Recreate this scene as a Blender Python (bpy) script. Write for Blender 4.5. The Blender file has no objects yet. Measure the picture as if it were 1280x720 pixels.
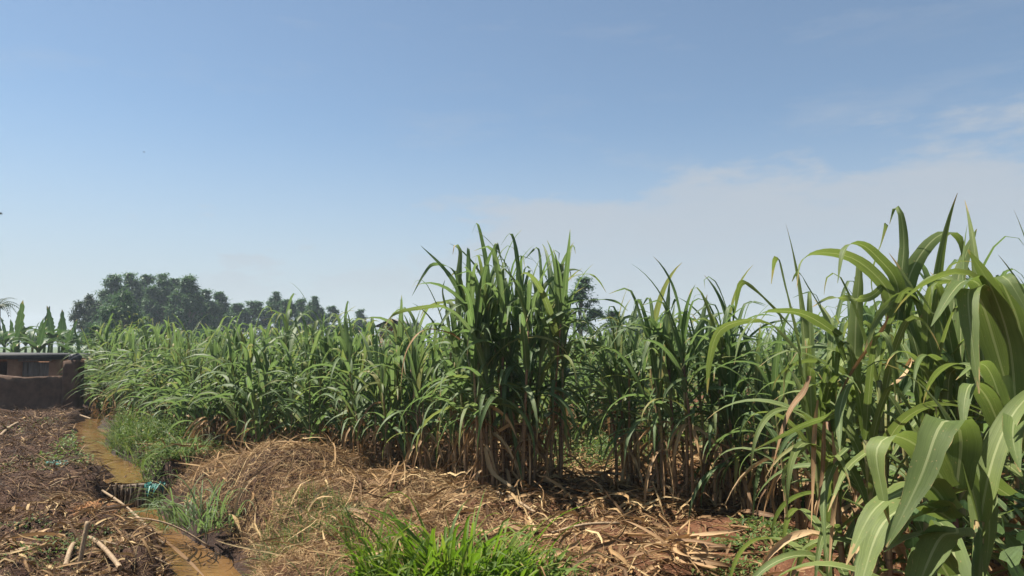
import bpy, math, random
import numpy as np
from mathutils import Vector

# ------------------------------------------------------------------ camera, sky, sun, exposure
SC = bpy.context.scene
COL = SC.collection
R = math.radians
CAM_Z, PITCH, FPX = 2.3, R(4.33), 924.0
cam_d = bpy.data.cameras.new('camera'); cam = bpy.data.objects.new('camera', cam_d); COL.objects.link(cam)
cam.location = (0, 0, CAM_Z); cam.rotation_euler = (R(90) + PITCH, 0, 0)
cam_d.sensor_width = 36; cam_d.lens = 36 * FPX / 1280; cam_d.clip_start = 0.05; cam_d.clip_end = 6000
SC.camera = cam
SUN_EL, SUN_AZ = R(59), R(-68)          # azimuth from the view direction, negative = to the left
SUN_STRENGTH, SKY_STRENGTH = 5.0, 0.056
SC.view_settings.view_transform = 'Standard'; SC.view_settings.look = 'None'
SC.view_settings.exposure = 1.2; SC.view_settings.gamma = 1
HAZE_DENSITY = 0.0007

def build_world():
    w = bpy.data.worlds.new('World'); SC.world = w; w.use_nodes = True
    nt = w.node_tree; nt.nodes.clear(); N = nt.nodes.new; L = nt.links.new
    out = N('ShaderNodeOutputWorld'); bg = N('ShaderNodeBackground'); bg.inputs[1].default_value = SKY_STRENGTH
    sky = N('ShaderNodeTexSky'); sky.sky_type = 'NISHITA'; sky.sun_disc = False
    sky.sun_elevation = SUN_EL; sky.sun_rotation = SUN_AZ
    sky.air_density = 1.0; sky.dust_density = 0.6; sky.ozone_density = 1.2; sky.altitude = 1100
    tc = N('ShaderNodeTexCoord'); sep = N('ShaderNodeSeparateXYZ'); L(tc.outputs['Generated'], sep.inputs[0])
    # thin cloud bank low in the sky with a soft uneven upper edge, plus faint wisps
    def math_(op, a, b=None, clamp=False):
        m = N('ShaderNodeMath'); m.operation = op; m.use_clamp = clamp
        for i, v in enumerate((a, b)):
            if v is None: continue
            if isinstance(v, (int, float)): m.inputs[i].default_value = v
            else: L(v, m.inputs[i])
        return m.outputs[0]
    mp = N('ShaderNodeMapping'); mp.inputs['Scale'].default_value = (1.5, 1.5, 5.0); L(tc.outputs['Generated'], mp.inputs[0])
    n1 = N('ShaderNodeTexNoise'); n1.inputs['Scale'].default_value = 3.0; n1.inputs['Detail'].default_value = 9
    n1.inputs['Roughness'].default_value = 0.62; L(mp.outputs[0], n1.inputs['Vector'])
    mp2 = N('ShaderNodeMapping'); mp2.inputs['Scale'].default_value = (0.8, 0.8, 3.5); mp2.inputs['Location'].default_value = (7.3, 2.9, 1.1)
    L(tc.outputs['Generated'], mp2.inputs[0])
    n2 = N('ShaderNodeTexNoise'); n2.inputs['Scale'].default_value = 5.5; n2.inputs['Detail'].default_value = 10
    n2.inputs['Roughness'].default_value = 0.62; L(mp2.outputs[0], n2.inputs['Vector'])
    # height of the bank grows to the right
    edge = math_('ADD', math_('MULTIPLY', sep.outputs[0], 0.13), 0.215)
    edge = math_('ADD', edge, math_('MULTIPLY', math_('SUBTRACT', n1.outputs[0], 0.5), 0.34))
    mask = math_('MULTIPLY', math_('SUBTRACT', edge, sep.outputs[2]), 10.0, True)
    ms = N('ShaderNodeMapRange'); ms.interpolation_type = 'SMOOTHERSTEP'; L(mask, ms.inputs[0])
    ms.inputs['To Max'].default_value = 0.84
    low = N('ShaderNodeMapRange'); low.interpolation_type = 'SMOOTHSTEP'; L(sep.outputs[2], low.inputs[0])
    low.inputs['From Min'].default_value = 0.31; low.inputs['From Max'].default_value = -0.02
    low.inputs['To Max'].default_value = 0.92
    wisp = N('ShaderNodeMapRange'); L(n2.outputs[0], wisp.inputs[0])
    wisp.inputs['From Min'].default_value = 0.57; wisp.inputs['From Max'].default_value = 0.85; wisp.inputs['To Max'].default_value = 0.28
    m = math_('MAXIMUM', math_('MAXIMUM', math_('MULTIPLY', ms.outputs[0], math_('ADD', math_('MULTIPLY', n2.outputs[0], .45), .75, True)), low.outputs[0]), wisp.outputs[0])
    veil = math_('MULTIPLY', math_('SUBTRACT', math_('ADD', edge, .11), sep.outputs[2]), 9.0, True)      # torn streaks above the bank
    streak = N('ShaderNodeMapRange'); L(n2.outputs[0], streak.inputs[0]); streak.inputs['From Min'].default_value = 0.47; streak.inputs['From Max'].default_value = 0.68; streak.inputs['To Max'].default_value = 0.26
    m = math_('MAXIMUM', m, math_('MULTIPLY', veil, streak.outputs[0]))
    m = math_('ADD', math_('MULTIPLY', m, .88), .10)
    hue = N('ShaderNodeMix'); hue.data_type = 'RGBA'; hue.blend_type = 'MULTIPLY'; hue.inputs[0].default_value = 1; L(sky.outputs[0], hue.inputs[6]); hue.inputs[7].default_value = (.93, 1.02, 1.0, 1)
    mix = N('ShaderNodeMix'); mix.data_type = 'RGBA'; L(m, mix.inputs[0]); L(hue.outputs[2], mix.inputs[6])
    mix.inputs[7].default_value = (4.1, 4.4, 4.75, 1)
    L(mix.outputs[2], bg.inputs[0]); L(bg.outputs[0], out.inputs[0])
build_world()
sun_d = bpy.data.lights.new('sun', 'SUN'); sun = bpy.data.objects.new('sun', sun_d); COL.objects.link(sun)
sun_d.energy = SUN_STRENGTH; sun_d.angle = R(0.6); sun_d.color = (1.0, 0.93, 0.82)
SUNV = Vector((math.sin(SUN_AZ) * math.cos(SUN_EL), math.cos(SUN_AZ) * math.cos(SUN_EL), math.sin(SUN_EL)))
sun.rotation_euler = SUNV.to_track_quat('Z', 'Y').to_euler(); sun.location = (-20, 10, 30)

# ------------------------------------------------------------------ helpers
rng = np.random.default_rng(7)
random.seed(7)
def U(a, b, n=None): return rng.uniform(a, b, n)
def smooth(t): t = np.clip(t, 0, 1); return t * t * (3 - 2 * t)

def at(px, py, d):
    """world point seen at photo pixel (px,py) at depth y=d"""
    u, v = (px - 640) / FPX, (360 - py) / FPX
    dy = math.cos(PITCH) - v * math.sin(PITCH); dz = math.sin(PITCH) + v * math.cos(PITCH)
    k = d / dy
    return (u * k, d, CAM_Z + dz * k)

def hash2(ix, iy, seed):
    h = (ix.astype(np.int64) * 374761393 + iy.astype(np.int64) * 668265263 + seed * 974711) & 0x7fffffff
    h = ((h ^ (h >> 13)) * 1274126177) & 0x7fffffff
    return ((h ^ (h >> 16)) & 0xffff) / 65535.0
def vnoise(x, y, seed=0):
    x0, y0 = np.floor(x), np.floor(y); fx, fy = smooth(x - x0), smooth(y - y0)
    a, b = hash2(x0, y0, seed), hash2(x0 + 1, y0, seed); c, d = hash2(x0, y0 + 1, seed), hash2(x0 + 1, y0 + 1, seed)
    return (a * (1 - fx) + b * fx) * (1 - fy) + (c * (1 - fx) + d * fx) * fy - 0.5
def fbm(x, y, f, o=4, seed=0):
    s, a = 0, 1.0
    for i in range(o):
        s = s + a * vnoise(x * f, y * f, seed + i); a *= 0.5; f *= 2.03
    return s

STREAM = np.array([(-17, 31), (-12.9, 23.5), (-10.75, 18.9), (-7.75, 14.0), (-6.2, 12.1), (-5.6, 11.1), (-5.0, 10.2),
                   (-4.1, 9.1), (-3.3, 8.06), (-2.75, 7.0), (-2.5, 5.5), (-2.6, 3), (-3, -6)], float)
WEIR_Y = 11.1
def stream_dist(x, y):
    x = np.asarray(x, float); y = np.asarray(y, float)
    best = np.full(x.shape, 1e9); sgn = np.ones(x.shape)
    for (ax, ay), (bx, by) in zip(STREAM[:-1], STREAM[1:]):
        dx, dy = bx - ax, by - ay; t = np.clip(((x - ax) * dx + (y - ay) * dy) / (dx * dx + dy * dy), 0, 1)
        px, py = ax + t * dx, ay + t * dy; d = np.hypot(x - px, y - py)
        cr = dx * (y - ay) - dy * (x - ax)      # >0: left of travel (= right bank seen from the camera)
        m = d < best; best = np.where(m, d, best); sgn = np.where(m, np.where(cr > 0, 1, -1), sgn)
    return best * sgn
def water_level(y): return np.where(np.asarray(y) > WEIR_Y, 0.25, -0.08)
def height(x, y):
    x = np.asarray(x, float); y = np.asarray(y, float)
    d = stream_dist(x, y); ad = np.abs(d)
    left = 0.42 + 0.05 * fbm(x, y, 0.35, 2, 3)
    right = 0.64 - 0.034 * np.clip(y - 9.5, 0, 11) * smooth(-x / 3.0) - 0.25 * smooth((y - 14) / 20)
    right = right + 0.40 * np.exp(-(((x + 2.85) / .9) ** 2 + ((y - 9.3) / .62) ** 2))
    right = right + 0.10 * np.exp(-(((x + 0.5) / 1.6) ** 2 + ((y - 8.3) / 0.9) ** 2))
    base = np.where(d < 0, left, right)
    near = smooth((60 - np.hypot(x, y)) / 40)
    rough = 0.13 * fbm(x, y, 1.3, 3, 11) + 0.10 * fbm(x, y, 5.0, 3, 23) * (1 + 0.5 * (d < 0))
    wl = water_level(y); bed = wl - 0.12
    hw = np.where(y > WEIR_Y, 0.16, 0.12) + 0.26 * fbm(x, y, 1.1, 3, 5)
    hw = hw * (1 - .55 * np.exp(-((y - 8.9) / .55) ** 2))
    bw = np.where(d < 0, 0.34 + .85 * np.exp(-((y - 9.3) / 1.1) ** 2), np.where(y > WEIR_Y, 0.34, 0.8))
    t = smooth((ad - hw) / bw)
    return bed * (1 - t) + base * t + rough * near * (0.25 + 0.75 * t)
def h1(x, y): return float(height(np.array([x]), np.array([y]))[0])

def mesh_np(name, verts, faces, uv=None, tint=None, mat=None, smooth_=True):
    """verts (N,3), faces (M,4) quads; uv per vertex (N,2); tint per vertex (N,)"""
    me = bpy.data.meshes.new(name); n, m = len(verts), len(faces); k = faces.shape[1]
    me.vertices.add(n); me.vertices.foreach_set('co', np.ascontiguousarray(verts, np.float32).ravel())
    me.loops.add(m * k); me.loops.foreach_set('vertex_index', np.ascontiguousarray(faces, np.int32).ravel())
    me.polygons.add(m); me.polygons.foreach_set('loop_start', np.arange(0, m * k, k, dtype=np.int32))
    if uv is not None:
        ul = me.uv_layers.new(name='UVMap'); ul.data.foreach_set('uv', np.ascontiguousarray(uv[faces.ravel()], np.float32).ravel())
    if tint is not None:
        at_ = me.attributes.new('tint', 'FLOAT', 'POINT'); at_.data.foreach_set('value', np.ascontiguousarray(tint, np.float32))
    me.update(calc_edges=True); me.validate()
    if smooth_: me.polygons.foreach_set('use_smooth', np.ones(len(me.polygons), bool))
    if mat: me.materials.append(mat)
    return me

class Geo:
    def __init__(s): s.v, s.f, s.u, s.t, s.n = [], [], [], [], 0
    def add(s, v, f, u=None, t=None):
        v = np.asarray(v, float); s.v.append(v); s.f.append(np.asarray(f) + s.n)
        s.u.append(np.zeros((len(v), 2)) if u is None else u)
        s.t.append(np.full(len(v), float(U(0, 1))) if t is None else t); s.n += len(v)
    def mesh(s, name, mat, smooth_=True):
        return mesh_np(name, np.concatenate(s.v), np.concatenate(s.f), np.concatenate(s.u), np.concatenate(s.t), mat, smooth_)

def ribbons(n, base=None, az=0, th0=1.2, droop=1.5, power=1.5, kink=0, kpos=.7, bend=0, twist=0, L=1, W=.06, fold=.25, wave=0,
            nseg=10, cols=3, bw=.45, tipp=1.6, grow=.18, t=None):
    """n curved tapering blades as one batch: returns verts, quads, uv, tint"""
    A = lambda q: np.broadcast_to(np.asarray(q, float), (n,))[:, None]
    az, th0, droop, kink, kpos, bend, twist, L, W, fold, wave = map(A, (az, th0, droop, kink, kpos, bend, twist, L, W, fold, wave))
    s = np.linspace(0, 1, nseg + 1)[None, :]
    th = th0 - droop * s ** power - kink * smooth((s - kpos) / .14)
    ph = az + bend * s ** 1.5
    T = np.stack([np.cos(th) * np.cos(ph), np.cos(th) * np.sin(ph), np.sin(th)], -1)
    step = (L / nseg)[..., None]
    P = np.concatenate([np.zeros((n, 1, 3)), np.cumsum((T[:, 1:] + T[:, :-1]) / 2 * step, 1)], 1)
    if base is not None: P = P + np.asarray(base, float).reshape(-1, 1, 3)
    B = np.stack([-np.sin(ph), np.cos(ph), np.zeros_like(ph)], -1); Nn = np.cross(T, B)
    tw = (twist * s)[..., None]
    B2 = B * np.cos(tw) + Nn * np.sin(tw); N2 = np.cross(T, B2)
    w = W * (bw + (1 - bw) * smooth(s / grow)) * np.clip(1 - s ** tipp, 0.015, 1) ** .85
    offs = [(-.5, 1), (.5, 1)] if cols == 2 else [(-.5, 1), (0, 0), (.5, 1)]
    out = []; us = []
    for k, (o, e) in enumerate(offs):
        wv = wave * w * np.sin(s * 23 + k * 2.1 + az * 7)
        out.append(P + B2 * (o * w)[..., None] + N2 * (e * fold * w * .5 + e * wv)[..., None])
        us.append(np.stack([np.full_like(w, o + .5), np.broadcast_to(s, w.shape)], -1))
    V = np.stack(out, 2).reshape(-1, 3); UV = np.stack(us, 2).reshape(-1, 2)
    c = cols; idx = np.arange(n)[:, None, None] * (nseg + 1) * c + np.arange(nseg)[None, :, None] * c + np.arange(c - 1)[None, None, :]
    F = np.stack([idx, idx + 1, idx + c + 1, idx + c], -1).reshape(-1, 4)
    tt = U(0, 1, n) if t is None else np.broadcast_to(np.asarray(t, float), (n,))
    return V, F, UV, np.repeat(tt, (nseg + 1) * c)

def tube(pts, rad, sides=6, cap=True):
    pts = np.asarray(pts, float); n = len(pts); rad = np.broadcast_to(np.asarray(rad, float), (n,))
    T = np.gradient(pts, axis=0); T /= np.linalg.norm(T, axis=1)[:, None] + 1e-9
    ref = np.array([0, 0, 1.0]) if abs(T[:, 2]).mean() < .8 else np.array([1.0, 0, 0])
    A = np.cross(T, ref); A /= np.linalg.norm(A, axis=1)[:, None]; B = np.cross(T, A)
    a = np.linspace(0, 2 * np.pi, sides, endpoint=False)
    V = pts[:, None] + (A[:, None] * np.cos(a)[None, :, None] + B[:, None] * np.sin(a)[None, :, None]) * rad[:, None, None]
    i = np.arange(n - 1)[:, None] * sides; j = np.arange(sides)[None]; j2 = (j + 1) % sides
    F = np.stack([i + j, i + j2, i + sides + j2, i + sides + j], -1).reshape(-1, 4)
    uv = np.stack([np.broadcast_to(a / 6.283, (n, sides)), np.broadcast_to(np.linspace(0, 1, n)[:, None], (n, sides))], -1).reshape(-1, 2)
    V = V.reshape(-1, 3)
    if cap:
        for r0, P in ((0, pts[0]), ((n - 1) * sides, pts[-1])):
            k = len(V); V = np.vstack([V, P[None]]); uv = np.vstack([uv, [[.5, float(r0 > 0)]]])
            q = [[k, r0 + 2 * m, r0 + (2 * m + 1) % sides, r0 + (2 * m + 2) % sides] for m in range(sides // 2)]
            F = np.vstack([F, q])
    return V, F, uv

def boxv(x0, x1, y0, y1, z0, z1):
    v = np.array([(x, y, z) for z in (z0, z1) for x, y in ((x0, y0), (x1, y0), (x1, y1), (x0, y1))], float)
    return v, np.array([(0, 3, 2, 1), (4, 5, 6, 7), (0, 1, 5, 4), (1, 2, 6, 5), (2, 3, 7, 6), (3, 0, 4, 7)])

def obj(name, me, parent=None, loc=(0, 0, 0), rot=(0, 0, 0), scale=1):
    o = bpy.data.objects.new(name, me); COL.objects.link(o); o.location = loc; o.rotation_euler = rot
    o.scale = (scale,) * 3 if isinstance(scale, (int, float)) else scale
    if parent: o.parent = parent
    return o
def tag(o, label, cat, group=None, kind=None):
    o['label'] = label; o['category'] = cat
    if group: o['group'] = group
    if kind: o['kind'] = kind
    return o
def thing(name, label, cat, loc, rotz=0, group=None, scale=1):
    return tag(obj(name, None, None, loc, (0, 0, rotz), scale), label, cat, group)
def structure(name, me, label=None):
    o = obj(name, me); o['kind'] = 'structure'
    if label: o['label'] = label
    return o

# ------------------------------------------------------------------ materials
class NT:
    def __init__(s, name):
        s.m = bpy.data.materials.new(name); s.m.use_nodes = True; s.t = s.m.node_tree; s.t.nodes.clear()
        s.out = s.n('ShaderNodeOutputMaterial')
    def n(s, k, **kw):
        nd = s.t.nodes.new(k)
        for a, b in kw.items(): setattr(nd, a, b)
        return nd
    def l(s, a, b): s.t.links.new(a, b)
    def val(s, sock, v):
        if isinstance(v, (int, float)): sock.default_value = v
        elif isinstance(v, tuple): sock.default_value = v if len(v) == 4 or sock.type == 'VECTOR' else v + (1,)
        else: s.l(v, sock)
    def math(s, op, a, b=0.0, c=False):
        m = s.n('ShaderNodeMath', operation=op, use_clamp=c); s.val(m.inputs[0], a); s.val(m.inputs[1], b); return m.outputs[0]
    def mix(s, f, a, b, bt='MIX'):
        m = s.n('ShaderNodeMix', data_type='RGBA', blend_type=bt); s.val(m.inputs[0], f); s.val(m.inputs[6], a); s.val(m.inputs[7], b); return m.outputs[2]
    def ramp(s, f, stops):
        r = s.n('ShaderNodeValToRGB'); s.l(f, r.inputs[0]); e = r.color_ramp.elements
        while len(e) < len(stops): e.new(.5)
        for q, (p, c) in zip(e, stops): q.position = p; q.color = tuple(c) + (1,)
        return r.outputs[0]
    def noise(s, vec, scale, detail=5, rough=.55, out=0):
        q = s.n('ShaderNodeTexNoise'); s.l(vec, q.inputs['Vector']); q.inputs['Scale'].default_value = scale
        q.inputs['Detail'].default_value = detail; q.inputs['Roughness'].default_value = rough; return q.outputs[out]
    def mapping(s, vec, scale):
        q = s.n('ShaderNodeMapping'); s.l(vec, q.inputs[0]); q.inputs['Scale'].default_value = scale; return q.outputs[0]
    def rng(s, v, a, b, c=0, d=1):
        q = s.n('ShaderNodeMapRange'); s.l(v, q.inputs[0])
        for i, w in enumerate((a, b, c, d)): q.inputs[i + 1].default_value = w
        return q.outputs[0]
    def bump(s, h, strength, dist=.02):
        b = s.n('ShaderNodeBump'); b.inputs['Strength'].default_value = strength; b.inputs['Distance'].default_value = dist
        s.l(h, b.inputs['Height']); return b.outputs[0]
    def principled(s, col, rough=.6, spec=.5, normal=None):
        p = s.n('ShaderNodeBsdfPrincipled'); s.val(p.inputs['Base Color'], col); s.val(p.inputs['Roughness'], rough)
        s.val(p.inputs['Specular IOR Level'], spec)
        if normal is not None: s.l(normal, p.inputs['Normal'])
        return p.outputs[0]
    def surf(s, sh): s.l(sh, s.out.inputs['Surface']); return s.m
    def tint(s):
        a = s.n('ShaderNodeAttribute', attribute_name='tint'); o = s.n('ShaderNodeObjectInfo')
        return s.math('FRACT', s.math('ADD', a.outputs['Fac'], o.outputs['Random']))

def leaf_mat(name, stops, trans=(.16, .24, .03), tf=.34, rough=.42, rib=(.34, .40, .2), ribf=.75, tip=(.38, .27, .12), tipf=1.0, spec=.45):
    q = NT(name); t = q.tint(); col = q.ramp(t, stops)
    uv = q.n('ShaderNodeUVMap').outputs[0]; sp = q.n('ShaderNodeSeparateXYZ'); q.l(uv, sp.inputs[0])
    geo = q.n('ShaderNodeNewGeometry')
    off = q.n('ShaderNodeVectorMath', operation='ADD'); q.l(uv, off.inputs[0]); cmb = q.n('ShaderNodeCombineXYZ'); q.l(q.math('MULTIPLY', t, 37.0), cmb.inputs[1]); q.l(cmb.outputs[0], off.inputs[1])
    st = q.noise(q.mapping(off.outputs[0], (26, 1.2, 1)), 1.0, 3, .6)
    patch = q.noise(q.mapping(off.outputs[0], (1.6, 6, 1)), 1.0, 5, .6)
    col = q.mix(1.0, col, q.ramp(st, [(.25, (.72, .74, .7)), (.75, (1.22, 1.18, 1.15))]), 'MULTIPLY')
    col = q.mix(1.0, col, q.ramp(patch, [(.3, (.82, .82, .85)), (.7, (1.15, 1.12, 1.05))]), 'MULTIPLY')
    r = q.math('MULTIPLY', q.math('LESS_THAN', q.math('ABSOLUTE', q.math('SUBTRACT', sp.outputs[0], .5)), .042), ribf)
    r = q.math('MULTIPLY', r, q.rng(sp.outputs[1], 1.0, .55))
    col = q.mix(r, col, rib)
    tp = q.math('MULTIPLY', q.math('GREATER_THAN', q.math('ADD', sp.outputs[1], q.math('MULTIPLY', q.math('SUBTRACT', patch, .5), .35)),
                                   q.math('SUBTRACT', 1.02, q.math('MULTIPLY', t, .12))), tipf)
    col = q.mix(tp, col, tip)
    ed = q.math('MULTIPLY', q.math('GREATER_THAN', q.math('ADD', q.math('ABSOLUTE', q.math('SUBTRACT', sp.outputs[0], .5)), q.math('MULTIPLY', q.math('SUBTRACT', patch, .5), .22)), .505), tipf * .8)
    spot = q.math('MULTIPLY', q.math('GREATER_THAN', q.noise(q.mapping(off.outputs[0], (7, 46, 1)), 1.0, 2, .5), .69), tipf * .55)
    col = q.mix(q.math('MAXIMUM', ed, spot), col, tip)
    vein = q.noise(q.mapping(off.outputs[0], (85, .8, 1)), 1.0, 2, .5)
    col = q.mix(1.0, col, q.ramp(vein, [(.35, (.84, .86, .84)), (.65, (1.12, 1.1, 1.1))]), 'MULTIPLY')
    nb = q.bump(q.math('ADD', st, vein), .25, .004)
    p = q.principled(col, rough, spec, nb)
    tr = q.n('ShaderNodeBsdfTranslucent'); q.l(q.mix(.5, col, trans), tr.inputs[0])
    mx = q.n('ShaderNodeMixShader'); mx.inputs[0].default_value = tf; q.l(p, mx.inputs[1]); q.l(tr.outputs[0], mx.inputs[2])
    return q.surf(mx.outputs[0])

M = {}
M['cane'] = leaf_mat('cane_leaf_green', [(0, (.080, .140, .056)), (.45, (.112, .178, .078)), (.8, (.155, .214, .104)), (.95, (.20, .225, .065)), (1, (.30, .26, .09))], trans=(.18, .29, .065), tf=.44, rough=.5, spec=.22)
M['cane_near'] = leaf_mat('cane_leaf_broad', [(0, (.105, .155, .052)), (.6, (.14, .195, .066)), (1, (.18, .23, .075))], trans=(.20, .29, .04), tf=.38, rough=.52, spec=.22, rib=(.36, .40, .19), ribf=.8)
M['dry'] = leaf_mat('dry_leaf_tan', [(0, (.15, .085, .045)), (.3, (.27, .165, .085)), (.7, (.40, .26, .14)), (1, (.50, .36, .21))], (.35, .2, .08), .18, .65, (.45, .33, .2), .5, tipf=0, spec=.25)
M['litter'] = leaf_mat('litter_tan', [(0, (.085, .048, .026)), (.35, (.19, .112, .052)), (.7, (.33, .21, .10)), (1, (.50, .38, .21))], (.3, .18, .08), .12, .75, (.42, .3, .18), .3, tipf=0, spec=.2)
M['brown'] = leaf_mat('litter_brown', [(0, (.024, .012, .0065)), (.4, (.050, .026, .014)), (.8, (.110, .060, .032)), (1, (.34, .23, .13))], (.2, .12, .06), .08, .8, (.2, .14, .1), .2, tipf=0, spec=.2)
M['grass'] = leaf_mat('grass_bright', [(0, (.072, .135, .018)), (.5, (.105, .180, .024)), (.85, (.16, .225, .034)), (1, (.27, .26, .06))], (.18, .36, .01), .42, .5, (.2, .3, .08), .3, spec=.2)
M['weed'] = leaf_mat('weed_green', [(0, (.055, .10, .028)), (.5, (.085, .15, .040)), (.85, (.13, .19, .055)), (1, (.28, .24, .10))], (.15, .24, .03), .35, .55, (.2, .26, .1), .3, spec=.18)
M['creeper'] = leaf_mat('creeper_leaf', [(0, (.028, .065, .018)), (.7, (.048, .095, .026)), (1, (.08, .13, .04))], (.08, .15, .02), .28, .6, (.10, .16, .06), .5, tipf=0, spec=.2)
M['tree'] = leaf_mat('tree_leaf', [(0, (.030, .090, .038)), (.6, (.050, .125, .048)), (1, (.080, .165, .060))], (.12, .20, .05), .32, .5, tipf=0, ribf=0, spec=.15)
M['tree_dark'] = leaf_mat('tree_leaf_dark', [(0, (.030, .055, .030)), (.6, (.045, .075, .036)), (1, (.07, .10, .045))], (.06, .1, .03), .25, .5, tipf=0, ribf=0, spec=.15)
M['banana'] = leaf_mat('banana_leaf', [(0, (.036, .080, .034)), (.6, (.055, .11, .045)), (1, (.09, .145, .055))], (.10, .19, .04), .3, .5, (.15, .21, .10), .8, spec=.25)

def stalk_mat():
    q = NT('cane_stalk'); t = q.tint(); uv = q.n('ShaderNodeUVMap').outputs[0]; sp = q.n('ShaderNodeSeparateXYZ'); q.l(uv, sp.inputs[0])
    tc = q.n('ShaderNodeTexCoord').outputs['Object']
    green = q.ramp(t, [(0, (.13, .15, .05)), (.5, (.22, .20, .08)), (.8, (.22, .13, .07)), (1, (.12, .06, .05))])
    sheath = q.ramp(q.noise(q.mapping(tc, (60, 60, 3)), 1, 4), [(.3, (.12, .07, .04)), (.6, (.30, .19, .10)), (.75, (.42, .30, .18))])
    f = q.math('ADD', sp.outputs[1], q.math('MULTIPLY', q.math('SUBTRACT', q.noise(q.mapping(tc, (20, 20, 4)), 1, 3), .5), .9))
    col = q.mix(q.rng(f, .62, .40), green, sheath)
    ring = q.math('LESS_THAN', q.math('FRACT', q.math('MULTIPLY', sp.outputs[1], 13.0)), .09)
    col = q.mix(q.math('MULTIPLY', ring, .6), col, (.07, .045, .03))
    return q.surf(q.principled(col, .5, .4, q.bump(q.noise(q.mapping(tc, (90, 90, 4)), 1, 3), .4, .004)))
M['stalk'] = stalk_mat()

def ground_mat():
    q = NT('soil'); tc = q.n('ShaderNodeTexCoord').outputs['Object']; sp = q.n('ShaderNodeSeparateXYZ'); q.l(tc, sp.inputs[0])
    n1 = q.noise(tc, .9, 8, .6); n2 = q.noise(tc, 9, 8, .65); n3 = q.noise(tc, 60, 4, .6)
    red = q.ramp(n2, [(.25, (.060, .024, .011)), (.5, (.110, .047, .022)), (.75, (.165, .076, .039))])
    brn = q.ramp(n2, [(.25, (.024, .011, .0065)), (.5, (.050, .024, .014)), (.75, (.088, .045, .026))])
    f = q.rng(q.math('ADD', sp.outputs[0], q.math('MULTIPLY', q.math('SUBTRACT', n1, .5), 2.0)), -3.2, 1.4)
    col = q.mix(f, brn, red)
    col = q.mix(1, col, q.ramp(n3, [(.3, (.7, .7, .7)), (.7, (1.2, 1.2, 1.2))]), 'MULTIPLY')
    fleck = q.math('GREATER_THAN', q.noise(q.mapping(tc, (40, 40, 40)), 1, 2, .4), .66)
    col = q.mix(q.math('MULTIPLY', fleck, .55), col, (.30, .20, .12))
    far = q.n('ShaderNodeVectorMath', operation='LENGTH'); q.l(tc, far.inputs[0])
    col = q.mix(q.rng(far.outputs['Value'], 30, 60), col, (.07, .10, .035))
    hgt = q.math('ADD', n2, q.math('MULTIPLY', n3, .35)); wa = q.n('ShaderNodeAttribute', attribute_name='tint')
    wet = q.math('MULTIPLY', wa.outputs['Fac'], q.rng(n2, .2, .6, .6, 1.0), True)
    col = q.mix(wet, col, q.mix(1, col, (.42, .40, .38), 'MULTIPLY'))
    return q.surf(q.principled(col, q.rng(wet, 0, 1, .9, .75), .2, q.bump(hgt, .8, .03)))
M['soil'] = ground_mat()

def water_mat():
    q = NT('muddy_water'); tc = q.n('ShaderNodeTexCoord').outputs['Object']
    n = q.noise(tc, 2.2, 5); col = q.ramp(n, [(.3, (.105, .056, .020)), (.7, (.175, .098, .038))])
    b = q.math('ADD', q.noise(q.mapping(tc, (7, 4, 1)), 1, 4), q.math('MULTIPLY', q.noise(tc, 30, 3), .25))
    return q.surf(q.principled(col, .09, .5, q.bump(b, .22, .03)))
M['water'] = water_mat()

def simple(name, a, b, scale=8, rough=.8, bump=.4, stretch=(1, 1, 1), spec=.3, dist=.01):
    q = NT(name); tc = q.mapping(q.n('ShaderNodeTexCoord').outputs['Object'], stretch)
    n = q.noise(tc, scale, 8, .6); big = q.noise(tc, scale * .18, 4)
    col = q.mix(1, q.ramp(n, [(.3, a), (.7, b)]), q.ramp(big, [(.3, (.75, .75, .75)), (.7, (1.2, 1.2, 1.2))]), 'MULTIPLY')
    return q.surf(q.principled(col, rough, spec, q.bump(n, bump, dist)))
M['bark'] = simple('bark', (.09, .075, .06), (.20, .175, .14), 6, stretch=(3, 3, .6))
M['mudwall'] = simple('mud_plaster', (.062, .036, .024), (.125, .078, .052), 5, .95, .6)
M['plaster'] = simple('orange_plaster', (.24, .12, .065), (.34, .18, .10), 5, .9, .4)
M['board'] = simple('grey_board', (.12, .10, .085), (.19, .165, .14), 7, .85, .4, (6, 1, .6))
M['dark_roof'] = simple('dark_iron_roof', (.020, .020, .022), (.045, .042, .042), 4, .7, .3)
M['tin'] = simple('weathered_tin', (.16, .14, .13), (.26, .23, .21), 3, .55, .3)
M['brick'] = simple('fired_brick', (.26, .10, .06), (.38, .17, .11), 9, .9, .5)
M['mortar'] = simple('mortar', (.22, .17, .13), (.30, .24, .19), 14, .95, .5)
M['stick'] = simple('dead_cane', (.16, .105, .06), (.36, .26, .155), 10, .7, .5, (8, 8, 1))
M['stake'] = simple('wet_wood', (.055, .036, .022), (.19, .13, .08), 10, .6, .7, (10, 10, 1.5))
M['dark'] = simple('dark_interior', (.010, .009, .008), (.016, .014, .012), 5, .9, .1)
M['teal'] = simple('teal_plastic', (.010, .10, .085), (.025, .22, .18), 14, .5, .4, spec=.3)
M['bird'] = simple('dark_feathers', (.02, .02, .022), (.05, .05, .05), 20, .7, .2)
M['thatch'] = simple('grey_thatch', (.022, .024, .022), (.05, .05, .046), 9, .9, .8, (1, 1, 5))
M['cap'] = simple('dark_sack', (.03, .032, .036), (.07, .07, .075), 12, .5, .5)

def falling_mat():
    q = NT('falling_water'); tc = q.n('ShaderNodeTexCoord').outputs['Object']
    col = q.ramp(q.noise(q.mapping(tc, (40, 40, 3)), 1, 3), [(.3, (.22, .15, .08)), (.7, (.48, .40, .30))])
    return q.surf(q.principled(col, .2, .5))
M['fall'] = falling_mat()

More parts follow.
